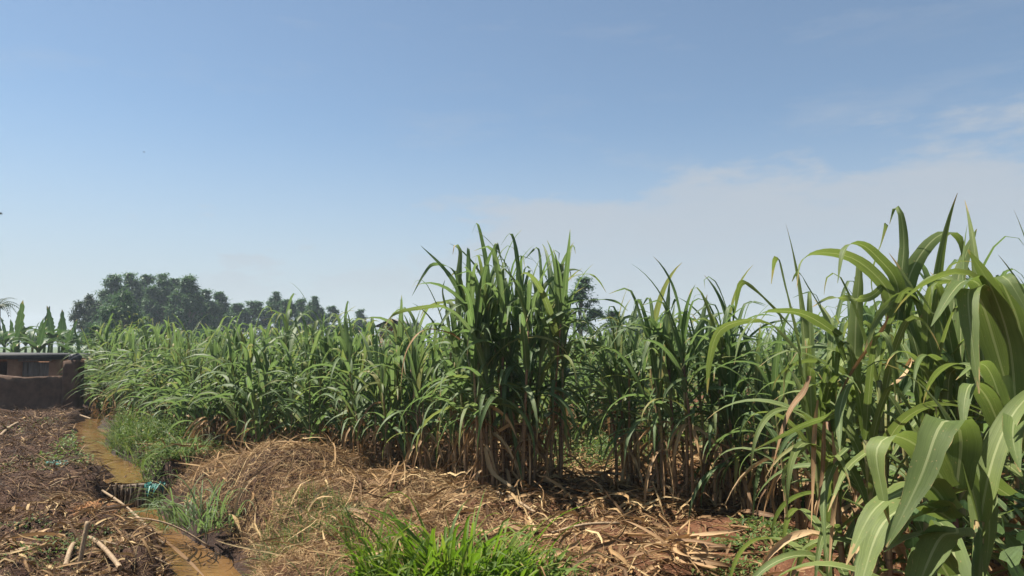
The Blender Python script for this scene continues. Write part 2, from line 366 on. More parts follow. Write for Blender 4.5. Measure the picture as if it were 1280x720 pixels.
# ------------------------------------------------------------------ ground and stream
def axis(lo, hi, step, far, grow=1.22):
    a = list(np.arange(lo, hi + 1e-6, step)); s = step
    while a[-1] < far: s *= grow; a.append(a[-1] + s)
    s = step
    while a[0] > -far: s *= grow; a.insert(0, a[0] - s)
    return np.array(a)
def build_ground():
    X, Y = axis(-16, 6, .075, 420), axis(1.5, 22, .075, 420)
    gx, gy = np.meshgrid(X, Y); z = height(gx.ravel(), gy.ravel())
    V = np.stack([gx.ravel(), gy.ravel(), z], 1); nx, ny = len(X), len(Y)
    i = (np.arange(ny - 1)[:, None] * nx + np.arange(nx - 1)[None]).ravel()
    F = np.stack([i, i + 1, i + nx + 1, i + nx], 1)
    structure('ground', mesh_np('ground', V, F, None, smooth(1 - (np.abs(stream_dist(V[:, 0], V[:, 1])) - .25) / .45), M['soil']), 'reddish brown field soil sloping down to a muddy ditch')
    def water(lo, hi, wl, name, label):
        P = []
        for a, b in zip(STREAM[:-1], STREAM[1:]):
            for t in np.linspace(0, 1, 12, endpoint=False): P.append(a + (b - a) * t)
        P = np.array([p for p in P if lo <= p[1] <= hi]); T = np.gradient(P, axis=0); T /= np.linalg.norm(T, axis=1)[:, None]
        B = np.stack([-T[:, 1], T[:, 0]], 1); offs = np.linspace(-.95, .95, 7)
        V = np.array([(p[0] + b[0] * o, min(max(p[1] + b[1] * o, lo), hi), wl) for p, b in zip(P, B) for o in offs])
        i = (np.arange(len(P) - 1)[:, None] * 7 + np.arange(6)[None]).ravel()
        structure(name, mesh_np(name, V, np.stack([i, i + 1, i + 8, i + 7], 1), mat=M['water']), label)
    water(WEIR_Y, 29, .25, 'ditch_water', 'muddy brown water of the ditch above the little dam')
    water(-5, WEIR_Y, -.08, 'ditch_water', 'muddy brown water of the ditch below the little dam')
build_ground()

# ------------------------------------------------------------------ sugarcane: leaf and stalk library
def leaf_lib(kind, n, mat, W=(.062, .088), nseg=12):
    out = []
    for i in range(n):
        w = U(*W); k = dict(wave=U(0, .05), fold=U(.15, .45), W=w, nseg=nseg)
        if kind == 'up':      # erect top leaf, many with a nodding or folded tip
            a = dict(th0=R(U(74, 88)), droop=R(U(5, 50)), power=2.2, kink=R(U(60, 150)) * (U(0, 1) < .75), kpos=U(.5, .8), bend=U(-.3, .3), twist=U(-1.0, 1.0), L=U(.75, 1.1))
        elif kind == 'arch':
            a = dict(th0=R(U(58, 80)), droop=R(U(90, 165)), power=U(1.3, 2.4), kink=R(U(20, 60)) * (U(0, 1) < .3), kpos=U(.45, .7), bend=U(-.5, .5), twist=U(-1.3, 1.3), L=U(.95, 1.35))
        elif kind == 'droop':
            a = dict(th0=R(U(30, 60)), droop=R(U(110, 150)), power=U(.8, 1.3), bend=U(-.5, .5), twist=U(-1.5, 1.5), L=U(.8, 1.2))
        elif kind == 'hang':  # dead leaf hanging along the stalk
            a = dict(th0=R(U(-10, 40)), droop=R(U(90, 125)), power=U(.35, .6), bend=U(-.8, .8), twist=U(-4, 4), L=U(.45, .95)); k['fold'] = U(.6, 1.4); k['wave'] = U(.05, .2); k['W'] = w * .75
        out.append(mesh_np('leaf_' + kind, *ribbons(1, **a, **k, t=0.0), mat))
    return out
rng = np.random.default_rng(100)
LIB = {k: leaf_lib(k, n, M['cane']) for k, n in (('up', 16), ('arch', 18), ('droop', 16))}
LIB['hang'] = leaf_lib('hang', 16, M['dry'])
NEAR = {k: leaf_lib(k, 8, M['cane_near'], (.056, .078), 18) for k in ('up', 'arch', 'droop')}
NEAR['hang'] = LIB['hang']

def stalk_curve(hs, lean):
    t = np.linspace(0, 1, 8); wob = U(-.03, .03)
    return np.stack([lean * t ** 1.6 * hs, wob * np.sin(t * 4), t * hs - .06], 1)
STALKS = []
for i in range(14):
    c = stalk_curve(1.0, U(.02, .22)); r = np.linspace(.020, .013, 8)
    V, F, uv = tube(c, r, 6); STALKS.append((c, mesh_np('cane_stalk', V, F, uv, np.zeros(len(V)), M['stalk'])))

def grow_stalk(root, x, y, z, hs, az, ngreen, ndry, lib, dry_lo=.12, ls=1.0, tops=3, tlow=.42):
    """one cane with each leaf an object of its own; returns nothing, parents everything under root"""
    c, me = STALKS[int(U(0, len(STALKS)))]
    s = obj('stalk', me, root, (x, y, z), (0, 0, az)); s.scale = (1.0, 1.0, hs)
    # leaves are children of the stalk; undo the stalk's stretch so that they keep their shape
    def put(me, t, a, sc, name):
        p = [np.interp(t, np.linspace(0, 1, 8), c[:, k]) for k in range(3)]
        o = obj(name, me, s, p, (0, 0, a)); o.scale = (sc, sc, sc / hs)
    o = obj('dry_leaves', FIELD[int(U(0, len(FIELD)))][2], s, (0, 0, 0), (0, 0, U(0, 6.28))); o.scale = (1, 1, 1.1 / hs); o['kind'] = 'stuff'
    plane = U(0, 6.28)
    for k in range(ngreen):
        f = k / max(1, ngreen - 1); t = tlow + (1 - tlow) * f ** .9
        kind = 'up' if k >= ngreen - tops else ('arch' if f > .3 else 'droop')
        L = lib[kind]; put(L[int(U(0, len(L)))], t, plane + math.pi * (k % 2) + U(-.6, .6), ls * U(.8, 1.1), 'leaf')
    for k in range(ndry):
        L = lib['hang']; put(L[int(U(0, len(L)))], U(dry_lo, .62), U(0, 6.28), U(.7, 1.15), 'dry_leaf')

def cane_clump(label, px, d, n, hs, spread, ngreen=9, ndry=4, group=None, lib=LIB, name='sugarcane_clump', x=None, ls=1.0, depth=None, dry_lo=.05, tlow=.42):
    cx = at(px, 430, d)[0] if x is None else x
    root = thing(name, label, 'sugarcane', (cx, d, h1(cx, d)), 0, group)
    for i in range(n):
        a = U(0, 6.28); r = math.sqrt(U(0, 1)); dx, dy = spread * r * math.cos(a), (depth or spread * .7) * r * math.sin(a)
        az = math.atan2(dy, dx) + U(-.9, .9)
        zz = h1(cx + dx, d + dy) - root.location.z
        grow_stalk(root, dx, dy, zz, hs * U(.82, 1.1), az, ngreen + int(U(-1, 2)), ndry, lib, dry_lo, ls, 3, tlow)
    return root

# ---- field canes: library of four-to-five-cane clumps, leaves of a cane joined
rng = np.random.default_rng(101)
FIELD = []
for i in range(18):
    c = stalk_curve(1.0, U(.02, .28)); hs = U(1.25, 1.75); c = c * [1, 1, hs]
    V, F, uv = tube(c, np.linspace(.015, .010, 8), 5, False); st = mesh_np('field_stalk', V, F, uv, np.zeros(len(V)), M['stalk'])
    g = Geo(); pl = U(0, 6.28); m = 15
    for k in range(m):
        f = k / (m - 1); t = .25 + .75 * f; b = np.array([[np.interp(t, np.linspace(0, 1, 8), c[:, q]) for q in range(3)]])
        az = pl + math.pi * (k % 2) + U(-.7, .7); kw = dict(W=U(.055, .086), fold=U(.1, .4), wave=U(0, .05), nseg=9, bend=U(-.5, .5), base=b, az=az)
        if f > .78: v = ribbons(1, th0=R(U(70, 88)), droop=R(U(20, 110)), power=2, kink=R(U(40, 130)) * (U(0, 1) < .6), kpos=U(.45, .75), twist=U(-1, 1), L=U(.55, .85), **kw)
        else: v = ribbons(1, th0=R(U(45, 75)), droop=R(U(90, 160)), power=U(1, 2), twist=U(-1.5, 1.5), L=U(.8, 1.25), **kw)
        g.add(*v)
    fo = g.mesh('field_leaves', M['cane'])
    g = Geo()
    for k in range(4):
        t = U(.1, .5); b = np.array([[np.interp(t, np.linspace(0, 1, 8), c[:, q]) for q in range(3)]])
        g.add(*ribbons(1, base=b, az=U(0, 6.28), th0=R(U(-10, 40)), droop=R(U(90, 125)), power=.5, twist=U(-4, 4), L=U(.4, .8), W=U(.03, .05), fold=.8, nseg=6))
    FIELD.append((st, fo, g.mesh('field_dry_leaves', M['dry'])))
def field_clump(x, y, label, group, n=4, scale=1.0, dry=True):
    z = h1(x, y); root = thing('sugarcane_plant', label, 'sugarcane', (x, y, z), U(0, 6.28), group)
    for i in range(n):
        st, fo, dr = FIELD[int(U(0, len(FIELD)))]; sc = scale * U(.85, 1.12)
        s = obj('stalk', st, root, (U(-.22, .22), U(-.22, .22), 0), (0, 0, U(0, 6.28)), sc)
        o = obj('leaves', fo, s); o['kind'] = 'stuff'
        if dry: o = obj('dry_leaves', dr, s); o['kind'] = 'stuff'

# front edge of the field: polyline in plan (x, y)
EDGE = np.array([(-13.5, 24.0), (-10.2, 19.6), (-8.2, 17.2), (-6.5, 14.7), (-4.9, 12.6), (-3.65, 11.3), (-2.55, 10.4), (-1.5, 9.6)])
def along(t):
    seg = np.hypot(*np.diff(EDGE, axis=0).T); L = np.concatenate([[0], np.cumsum(seg)]); s = t * L[-1]
    return np.array([np.interp(s, L, EDGE[:, 0]), np.interp(s, L, EDGE[:, 1])])
ORD = ('first second third fourth fifth sixth seventh eighth ninth tenth eleventh twelfth thirteenth fourteenth fifteenth sixteenth seventeenth eighteenth nineteenth twentieth twenty-first twenty-second twenty-third twenty-fourth').split()
def build_field():
    nrm = np.array([.75, .66]); cnt = 0
    for row in range(7):
        nn = 24 if row < 2 else 20
        for i in range(nn):
            t = (i + .5 + U(-.25, .25)) / nn; p = along(t) + nrm * (row * .85 + U(-.2, .2)) + U(-.12, .12, 2)
            if row == 0:
                lab, gr = ORD[i] + ' front-row sugarcane of the left field, counted from the mud wall', 'front row canes of the left field'
            else:
                lab, gr = 'green sugarcane plant further back in the left field, behind its front row', 'inner canes of the left field'
            sc = U(.92, 1.16) + .010 * (p[1] - 10) + .22 * fbm(np.array([p[0]]), np.array([p[1]]), .3, 2, 9)[0]
            field_clump(p[0], p[1], lab, gr, 4 if row < 2 else 3 if row < 4 else 2, float(sc), row < 2); cnt += 1
    # behind the gap right of the tall clump, and behind the right-hand clumps
    for row in range(6):
        for i in range(13):
            x = .2 + i * .85 + U(-.25, .25) + row * .25; y = 12.2 + row * 1.0 + U(-.3, .3)
            if x < 1.2 and y < 12.0: continue
            field_clump(x, y, 'pale green sugarcane plant in the far row seen behind the gap and the right clumps', 'far canes behind the right clumps', 3 if row < 2 else 2, .92 + .02 * row, row < 1); cnt += 1
    for i in range(28):
        x, y = U(2.4, 7.5), U(5.6, 11.5)
        if x < (y * .45): x += 2.2
        field_clump(x, y, 'sugarcane plant inside the right-hand stand, behind the tall right clumps', 'inner canes of the right stand', 3, 1.15, False)
    return cnt
build_field()

rng = np.random.default_rng(102)
def far_field():
    n = 900; x = U(-45, 45, n * 3); y = U(17, 62, n * 3)
    k = (stream_dist(x, y) > 2) & (y > 17 + np.clip(-x - 4, 0, 40) * .85) & (np.abs(x) < y * .85); x, y = x[k][:n], y[k][:n]; n = len(x); m = 14
    bx = np.repeat(x, m) + U(-.35, .35, n * m); by = np.repeat(y, m) + U(-.35, .35, n * m); bz = np.repeat(height(x, y), m) + U(.5, 1.75, n * m)
    v = ribbons(n * m, np.stack([bx, by, bz], 1), U(0, 6.28, n * m), R(1) * U(50, 88, n * m), R(1) * U(40, 150, n * m), 1.6, 0, .7, U(-.4, .4, n * m), U(-1, 1, n * m), U(.7, 1.15, n * m), U(.05, .075, n * m), .2, 0, 5, 2)
    o = obj('sugarcane_field', mesh_np('sugarcane_field', *v, M['cane'])); tag(o, 'distant mass of sugarcane leaf tops behind the nearer plants', 'sugarcane field', kind='stuff')
far_field()

# ---- the clumps that stand out
rng = np.random.default_rng(103)
MID = cane_clump('tallest dense sugarcane clump in the middle, dark stalks on bare straw-strewn ground', 645, 8.5, 32, 1.95, .58, 8, 1, ls=1.1, dry_lo=.03, tlow=.5)
cane_clump('thin sugarcane clump leaning at the left side of the tall middle clump', 560, 9.2, 9, 1.45, .35, 8, 1)
cane_clump('sugarcane clump with yellow stems between the straw bank and the tall middle clump', 500, 9.9, 9, 1.15, .40, 8, 1)
cane_clump('upright sugarcane clump right of the gap beside the tall middle clump', 800, 8.6, 11, 1.46, .36, 9, 1, tlow=.56)
PAIR = cane_clump('thick sugarcane clump with brown stalks in front of the red soil patch', 868, 7.8, 15, 1.58, .40, 9, 2, tlow=.58)
cane_clump('sugarcane clump in the shade behind the red soil patch', 955, 7.6, 11, 1.30, .45, 9, 2)
cane_clump('sugarcane clump beyond the right tall clump, half hidden by its leaves', 1040, 6.6, 12, 1.45, .5, 9, 1)
BIG = cane_clump('big tall sugarcane clump at the right with dry orange leaf sheaths on its stalks', 1100, 3.9, 11, 1.50, .40, 9, 5, lib=NEAR, ls=.95)
cane_clump('tall sugarcane clump cut by the right edge of the picture', 1255, 3.7, 9, 1.45, .40, 9, 3, lib=NEAR, ls=.95)
cane_clump('sugarcane clump filling the space between the two tall right clumps', 1165, 4.9, 10, 1.5, .4, 9, 1)
cane_clump('sugarcane clump at the far right behind the tall right clumps', 1215, 5.6, 12, 1.45, .6, 9, 2)

# ---- two young broad-leaved canes close to the camera, bottom right
def near_cane(label, x, y, hs, leaves, az=0):
    root = thing('young_sugarcane', label, 'sugarcane', (x, y, h1(x, y)), az, 'young broad-leaved canes at the lower right')
    c = stalk_curve(1.0, .06); V, F, uv = tube(c * [1, 1, hs], np.linspace(.017, .012, 8), 8); s = obj('stalk', mesh_np('near_stalk', V, F, uv, np.zeros(len(V)), M['cane_near']), root)
    for (t, a, kw) in leaves:
        p = [np.interp(t, np.linspace(0, 1, 8), c[:, k]) for k in range(3)]; p[2] *= hs
        me = mesh_np('near_leaf', *ribbons(1, az=R(a), nseg=20, fold=U(.18, .35), wave=U(.01, .04), t=0.0, **kw), M['cane_near'])
        obj('leaf', me, s, p)
    return root
D = R
rng = np.random.default_rng(104)
NEAR_A = near_cane('young broad-leaved cane with arching pale leaves in the bottom right corner', 1.12, 1.92, 1.33, [
    (.97, 20, dict(th0=D(76), droop=D(90), power=1.8, twist=.4, L=.60, W=.08)), (1., 120, dict(th0=D(80), droop=D(70), power=2.0, twist=.5, L=.5, W=.07)),
    (.75, 70, dict(th0=D(60), droop=D(130), power=1.6, L=.7, W=.08)), (.7, 150, dict(th0=D(60), droop=D(140), power=1.6, L=.7, W=.08))])
NEAR_B = near_cane('young broad-leaved cane with one long hanging leaf at the right edge', 1.45, 2.12, 1.60, [
    (.97, 30, dict(th0=D(70), droop=D(140), power=1.8, twist=.3, L=.8, W=.085)), (1., 150, dict(th0=D(80), droop=D(90), power=2.0, kink=D(50), kpos=.6, twist=.5, L=.7, W=.08)),
    (.6, 100, dict(th0=D(45), droop=D(120), power=1.3, twist=.4, L=.7, W=.075)), (.9, 90, dict(th0=D(62), droop=D(130), power=1.6, L=.8, W=.08)), (.8, 350, dict(th0=D(60), droop=D(120), power=1.6, L=.7, W=.08))])

def spline(P, n):
    P = np.asarray(P, float); k = len(P); Q = np.vstack([2 * P[0] - P[1], P, 2 * P[-1] - P[-2]]); L = np.concatenate([[0], np.cumsum(np.linalg.norm(np.diff(P, axis=0), axis=1))]); out = []
    for s in np.linspace(0, L[-1], n):
        i = min(int(np.searchsorted(L, s, 'right')) - 1, k - 2); t = (s - L[i]) / (L[i + 1] - L[i] + 1e-9); a, b, c, d = Q[i:i + 4]
        out.append(.5 * (2 * b + (c - a) * t + (2 * a - 5 * b + 4 * c - d) * t * t + (3 * b - a - 3 * c + d) * t ** 3))
    return np.array(out)
def path_leaf(root, pts, d, W, mat='cane', dd=0.0, twist=0.0, face=(.15, -1, .45), name='leaf', n=20, roll=0.0, bw=.7, be=None):
    """a leaf whose midrib passes through the listed points; d = distance at its base, dd = how much nearer or farther its tip is"""
    k = len(pts); P = spline([at(px, py, d + dd * (i / (k - 1)) ** 1.3) for i, (px, py) in enumerate(pts)], n + 1)
    T = np.gradient(P, axis=0); T /= np.linalg.norm(T, axis=1)[:, None]; s = np.linspace(0, 1, n + 1)
    dx = pts[-1][0] - pts[0][0]; be = R(U(22, 48)) * (1 if U(0, 1) < .35 else -1) if be is None else R(be)   # the leaf arches in an upright plane set oblique to the view
    H = np.array([math.cos(be), math.sin(be), 0]); B = H - (T @ H)[:, None] * T; B /= np.linalg.norm(B, axis=1)[:, None] + 1e-6
    N = np.cross(T, B); tw = (roll + twist * s)[:, None]; B2 = B * np.cos(tw) + N * np.sin(tw); N2 = np.cross(T, B2)
    w = (W * .88 * (bw + (1 - bw) * smooth(s / .2)) * np.clip(1 - s ** 1.9, .02, 1) ** .8)[:, None]; w = w * (1 - .13 * U(0, 1, (n + 1, 1)) ** 3); wv = .04 * np.sin(s * 21 + U(0, 6))[:, None] * w; f = U(.12, .3)
    V = np.stack([P - B2 * w / 2 + N2 * (f * w / 2 + wv), P, P + B2 * w / 2 + N2 * (f * w / 2 - wv)], 1).reshape(-1, 3)
    i = (np.arange(n)[:, None] * 3 + np.arange(2)[None]).ravel(); F = np.stack([i, i + 1, i + 4, i + 3], 1)
    uv = np.stack([np.tile([0, .5, 1], n + 1), np.repeat(s, 3)], 1); o = P[0].copy()
    r = root; base = np.array(r.location); c, sn = math.cos(-r.rotation_euler.z), math.sin(-r.rotation_euler.z)
    q = o - base; q = (c * q[0] - sn * q[1], sn * q[0] + c * q[1], q[2])
    return obj(name, mesh_np('long_leaf', V - o, F, uv, np.zeros(len(V)), M[mat]), root, q, (0, 0, -r.rotation_euler.z))
# leaves that shape the outline of the middle clump
for pts, W, dd, tw in (
    ([(611, 400), (609, 340), (602, 298), (596, 279), (590, 292)], .085, -.1, .5), ([(652, 390), (648, 340), (643, 303), (637, 292), (626, 307)], .085, .1, .5),
    ([(678, 390), (676, 345), (674, 317), (670, 310), (656, 324)], .08, .1, -.4), ([(585, 395), (572, 360), (553, 333), (526, 307)], .085, -.15, .4),
    ([(572, 400), (573, 345), (575, 314), (569, 306), (566, 318)], .11, 0, .3), ([(576, 372), (567, 338), (543, 330), (530, 343), (515, 370)], .065, -.2, 1.),
    ([(610, 402), (593, 383), (570, 383), (550, 408), (541, 432)], .08, -.25, .6), ([(590, 410), (560, 384), (523, 385), (493, 393), (479, 410)], .08, -.3, .5),
    ([(690, 400), (707, 380), (743, 375), (770, 377), (785, 389)], .075, .2, .5), ([(668, 400), (680, 358), (708, 338), (727, 339), (733, 354)], .075, .3, .6),
    ([(690, 385), (708, 350), (735, 342), (748, 350), (758, 366)], .06, .35, .4), ([(640, 455), (623, 423), (597, 413), (587, 420), (584, 444)], .09, -.35, .3),
    ([(648, 470), (627, 443), (610, 448), (600, 467), (596, 500)], .085, -.4, .5), ([(665, 490), (647, 458), (634, 466), (630, 490), (631, 530)], .09, -.4, .2),
    ([(645, 520), (630, 498), (602, 511), (577, 546)], .075, -.4, .5), ([(628, 470), (634, 500), (645, 560), (655, 612)], .085, -.35, .3),
    ([(700, 450), (690, 425), (715, 440), (728, 470), (736, 505)], .075, -.2, .5), ([(625, 350), (618, 325), (621, 304), (628, 330)], .09, 0, .4),
    ([(690, 420), (697, 370), (700, 345), (712, 338), (714, 352)], .09, -.1, .3), ([(565, 430), (558, 390), (553, 365), (556, 350)], .075, -.2, .4)):
    path_leaf(MID, pts, 8.3, W, 'cane', dd, tw, roll=U(-.5, .5))
for pts, W, dd, tw in (
    ([(829, 430), (834, 385), (837, 350)], .085, 0, .3), ([(848, 430), (850, 395), (845, 374), (838, 390)], .075, 0, .4), ([(873, 440), (878, 400), (884, 368)], .085, .1, -.3),
    ([(817, 430), (815, 392), (811, 372), (802, 384)], .075, .2, .3), ([(830, 430), (810, 398), (780, 412), (758, 440)], .085, -.2, .4), ([(845, 450), (832, 420), (812, 425), (798, 470)], .085, -.3, .3),
    ([(880, 430), (892, 396), (912, 392), (930, 408)], .07, 0, .5), ([(860, 450), (875, 405), (892, 392), (900, 402)], .07, .1, .4), ([(838, 470), (835, 432), (828, 430), (826, 480)], .09, -.3, .2)):
    path_leaf(PAIR, pts, 7.7, W, 'cane', dd, tw, roll=U(-.4, .4))
path_leaf(MID, [(575, 425), (563, 417), (530, 413), (508, 440), (500, 490)], 8.2, .05, 'dry', -.2, .5, name='dry_leaf')
path_leaf(MID, [(606, 560), (615, 590), (640, 610), (657, 636)], 8.0, .07, 'dry', -.4, .5, name='dry_leaf')
# leaves that shape the outline of the big right clump
for pts, W, dd, tw in (
    ([(1122, 400), (1126, 351), (1130, 306), (1126, 267), (1119, 259), (1112, 280)], .075, .1, .4), ([(1125, 390), (1120, 351), (1100, 325), (1077, 306), (1056, 311), (1047, 354)], .085, -.2, .4),
    ([(1116, 395), (1108, 360), (1070, 325), (1028, 316), (1003, 326), (996, 360)], .08, -.25, .6), ([(1003, 470), (999, 422), (984, 362), (975, 325), (968, 326), (964, 355)], .085, .5, .3),
    ([(1000, 420), (969, 385), (939, 357), (925, 356), (918, 394)], .07, .4, .4), ([(1128, 400), (1137, 345), (1160, 306), (1184, 290), (1200, 299), (1206, 335)], .10, .1, .3),
    ([(1190, 400), (1197, 351), (1209, 314), (1221, 286)], .085, .2, .5), ([(1050, 420), (1010, 395), (980, 389), (950, 393), (927, 420), (918, 455)], .075, -.3, .5),
    ([(1000, 440), (965, 405), (935, 400), (900, 413), (887, 450), (884, 492)], .085, .3, .3), ([(1068, 470), (1070, 400), (1074, 340), (1068, 318)], .095, .2, .3),
    ([(1058, 450), (1044, 415), (1012, 360), (998, 340), (990, 352)], .085, .1, .4), ([(1100, 400), (1090, 350), (1103, 300), (1108, 280), (1100, 310)], .065, .25, .4),
    ([(1080, 470), (1046, 514), (1005, 531), (943, 562)], .06, -.3, .5), ([(1075, 500), (1062, 480), (1050, 514), (1050, 565)], .085, -.4, .2),
    ([(1055, 575), (1027, 560), (1005, 559), (980, 590), (983, 630)], .05, -.3, .4), ([(1060, 560), (1043, 580), (1030, 625), (1033, 702)], .06, -.3, .4),
    ([(1110, 350), (1085, 372), (1040, 372), (1015, 384)], .05, -.3, .5), ([(1130, 430), (1135, 380), (1160, 350), (1190, 352), (1196, 390)], .08, -.3, .5),
    ([(1100, 590), (1098, 560), (1060, 585), (1035, 640)], .06, -.4, .5), ([(1160, 420), (1150, 380), (1128, 370), (1100, 392), (1080, 440)], .08, -.4, .6)):
    path_leaf(BIG, pts, 3.8, W, 'cane_near', dd, tw, roll=U(-.4, .4))
for pts, W in (([(1110, 395), (1105, 408), (1070, 456), (1047, 497)], .034), ([(1012, 470), (1005, 489), (984, 521), (962, 600), (958, 632)], .04), ([(1022, 500), (1018, 540), (1016, 617), (1013, 680)], .03),
               ([(1040, 540), (1045, 600), (1040, 660), (1036, 716)], .035), ([(1130, 460), (1140, 450), (1128, 470), (1105, 490)], .04), ([(1030, 520), (1028, 590), (1020, 650)], .03)):
    path_leaf(BIG, pts, 3.75, W, 'dry', -.1, U(-2.5, 2.5), name='dry_leaf', bw=.5)
for pts, W, dd, tw in (
    ([(1196, 610), (1201, 545), (1186, 526), (1172, 538), (1149, 601), (1108, 684)], .085, -.15, .2), ([(1185, 610), (1152, 562), (1116, 545), (1096, 563), (1102, 610), (1112, 655)], .075, -.1, .4),
    ([(1190, 640), (1160, 605), (1124, 616), (1090, 641), (1058, 706)], .07, -.15, .3), ([(1190, 650), (1150, 630), (1105, 653), (1080, 718), (1074, 760)], .09, -.15, .2),
    ([(1195, 660), (1196, 666), (1176, 672), (1155, 715), (1140, 760)], .085, -.2, .2), ([(1185, 620), (1165, 640), (1135, 650), (1110, 690)], .05, -.1, .6),
    ([(1190, 600), (1175, 560), (1168, 548), (1140, 540)], .05, .1, .5), ([(1192, 690), (1170, 668), (1140, 672), (1105, 690)], .045, -.15, .5),
    ([(1185, 720), (1165, 690), (1150, 700), (1130, 740)], .07, -.1, .3)):
    path_leaf(NEAR_A, pts, 1.92, W * 1.3, 'cane_near', dd, tw, roll=U(-.15, .15), be=U(-46, -26))
for pts, W, dd, tw in (
    ([(1262, 620), (1220, 592), (1222, 586), (1232, 616), (1237, 660), (1231, 722)], .080, -.25, .1), ([(1250, 570), (1245, 560), (1256, 530), (1276, 496)], .08, .1, .3),
    ([(1270, 510), (1262, 430), (1240, 362), (1210, 312)], .082, -.1, .2), ([(1290, 480), (1272, 400), (1252, 350), (1262, 352), (1290, 400)], .08, -.15, .2),
    ([(1255, 470), (1228, 380), (1212, 362), (1212, 400), (1224, 492)], .085, -.2, .2), ([(1255, 430), (1228, 362), (1208, 351), (1190, 366), (1164, 408)], .075, -.15, .4),
    ([(1260, 560), (1235, 500), (1215, 480), (1206, 500), (1204, 545)], .07, -.15, .3), ([(1275, 560), (1285, 520), (1272, 515), (1266, 545), (1275, 590)], .085, -.3, .1),
    ([(1262, 540), (1240, 470), (1222, 455), (1195, 475)], .06, -.1, .5)):
    path_leaf(NEAR_B, pts, 2.1, W * 1.05, 'cane_near', dd, tw, roll=U(-.15, .15), be=U(-46, -26))

# ---- dead stool beside the weeds, with a few live arching leaves
rng = np.random.default_rng(105)
def dead_stool():
    x, y = at(268, 560, 12.2)[0], 12.2; root = thing('cut_cane_stool', 'cut sugarcane stool wrapped in hanging brown dead leaves, few green blades', 'sugarcane stump', (x, y, h1(x, y)))
    for i in range(9):
        c, me = STALKS[i]; s = obj('stalk', me, root, (U(-.2, .2), U(-.15, .15), 0), (0, 0, U(0, 6.28))); s.scale = (1, 1, U(.5, .75))
        for k in range(7):
            L = LIB['hang']; o = obj('dry_leaf', L[int(U(0, 16))], s, (U(-.03, .03), U(-.03, .03), U(.5, 1)), (0, 0, U(0, 6.28))); o.scale = (.8, .8, .8 / s.scale[2])
    for k in range(9):
        L = LIB['arch']; obj('leaf', L[int(U(0, 18))], root, (U(-.2, 0), U(-.15, .1), U(.35, .6)), (0, 0, math.pi + U(-1.1, 1.1)), U(.6, .9))
dead_stool()

# ------------------------------------------------------------------ litter, grass, weeds
def scatter(n, x0, x1, y0, y1, keep=None):
    x, y = U(x0, x1, n), U(y0, y1, n); d = stream_dist(x, y); k = np.abs(d) > .30
    if keep is not None: k &= keep(x, y, d)
    return x[k], y[k]
def litter(name, label, parts, mat):
    g = Geo()
    for (n, x0, x1, y0, y1, L0, L1, W0, W1, lift, nseg, keep) in parts:
        x, y = scatter(n, x0, x1, y0, y1, keep); n = len(x)
        v, f, u, t = ribbons(n, np.stack([x, y, np.zeros(n)], 1), U(0, 6.28, n), R(1) * U(-4, 34, n), R(1) * U(0, 75, n), 1.2, 0, .7, U(-1.6, 1.6, n), U(-2.6, 2.6, n),
                             U(L0, L1, n), U(W0, W1, n), U(.1, .9, n), .08, nseg, 2 if W1 < .03 else 3, .6)
        off = np.repeat(U(.0, lift, n), len(v) // n); zz = np.clip(v[:, 2], -.02, .22)
        k_ = np.repeat(np.abs(stream_dist(x, y)) < 1.25, len(v) // n); hb = np.repeat(height(x, y), len(v) // n)
        v[:, 2] = np.where(k_, np.maximum(hb, height(v[:, 0], v[:, 1])), height(v[:, 0], v[:, 1])) + .008 + off + zz; g.add(v, f, u, t)
    o = obj(name, g.mesh(name, mat)); tag(o, label, 'leaf litter', kind='stuff')
rng = np.random.default_rng(106)
right = lambda x, y, d: d > .42
left = lambda x, y, d: d < -.32
clear = lambda x, y, d: (d > .55) & ~((x > .55) & (x < 3.0) & (y < 7.1) & (U(0, 1, len(x)) < .5)) & ~((x > 1.5) & (x < 3.4) & (y < 7.2) & (y > 4.0) & (U(0, 1, len(x)) < .95))
litter('dry_cane_litter', 'tan straw and dead cane leaves strewn over the bank and under the clumps', [
    (46000, -4.8, -.6, 4.6, 11.6, .06, .28, .003, .008, .06, 3, right),
    (420, -4.6, -.6, 5.5, 11.6, .25, .6, .012, .035, .06, 6, right),
    (14000, -1.2, 2.6, 4.6, 9.6, .06, .26, .003, .009, .04, 3, clear),
    (900, -1.2, 3.2, 4.6, 10.2, .2, .6, .010, .034, .11, 6, clear),
    (1000, .4, 4.2, 7.4, 12.0, .3, .8, .015, .045, .08, 6, right),
    (800, -7, 0, 10.5, 15, .3, .8, .02, .05, .08, 5, right),
    (420, -1.0, 3.0, 5.0, 10.0, .5, 1.0, .014, .034, .05, 8, clear), (260, -4.2, -.8, 6.5, 10.5, .5, .9, .012, .03, .05, 8, right),
    (5000, -2.2, 3.5, 1.0, 4.8, .06, .3, .004, .010, .04, 3, right), (260, -2.2, 3.5, 1.0, 4.8, .3, .7, .012, .03, .04, 6, right),
    (160, 1.3, 3.6, 4.0, 7.4, .2, .5, .01, .04, .02, 5, right)], M['litter'])
litter('brown_field_trash', 'brown rotting cane trash covering the left field', [
    (24000, -16, -2.6, 5.6, 20.5, .06, .4, .004, .012, .06, 3, left), (5000, -9, -2.6, 1.0, 5.8, .06, .4, .004, .012, .05, 3, left), (9000, -16, -5.5, 9.5, 20.5, .15, .55, .008, .022, .09, 4, left),
    (8000, -6.5, -2.6, 5.6, 10.5, .04, .2, .003, .009, .05, 3, left),
    (900, -12, -2.6, 5.6, 17, .15, .5, .012, .035, .05, 5, left)], M['brown'])
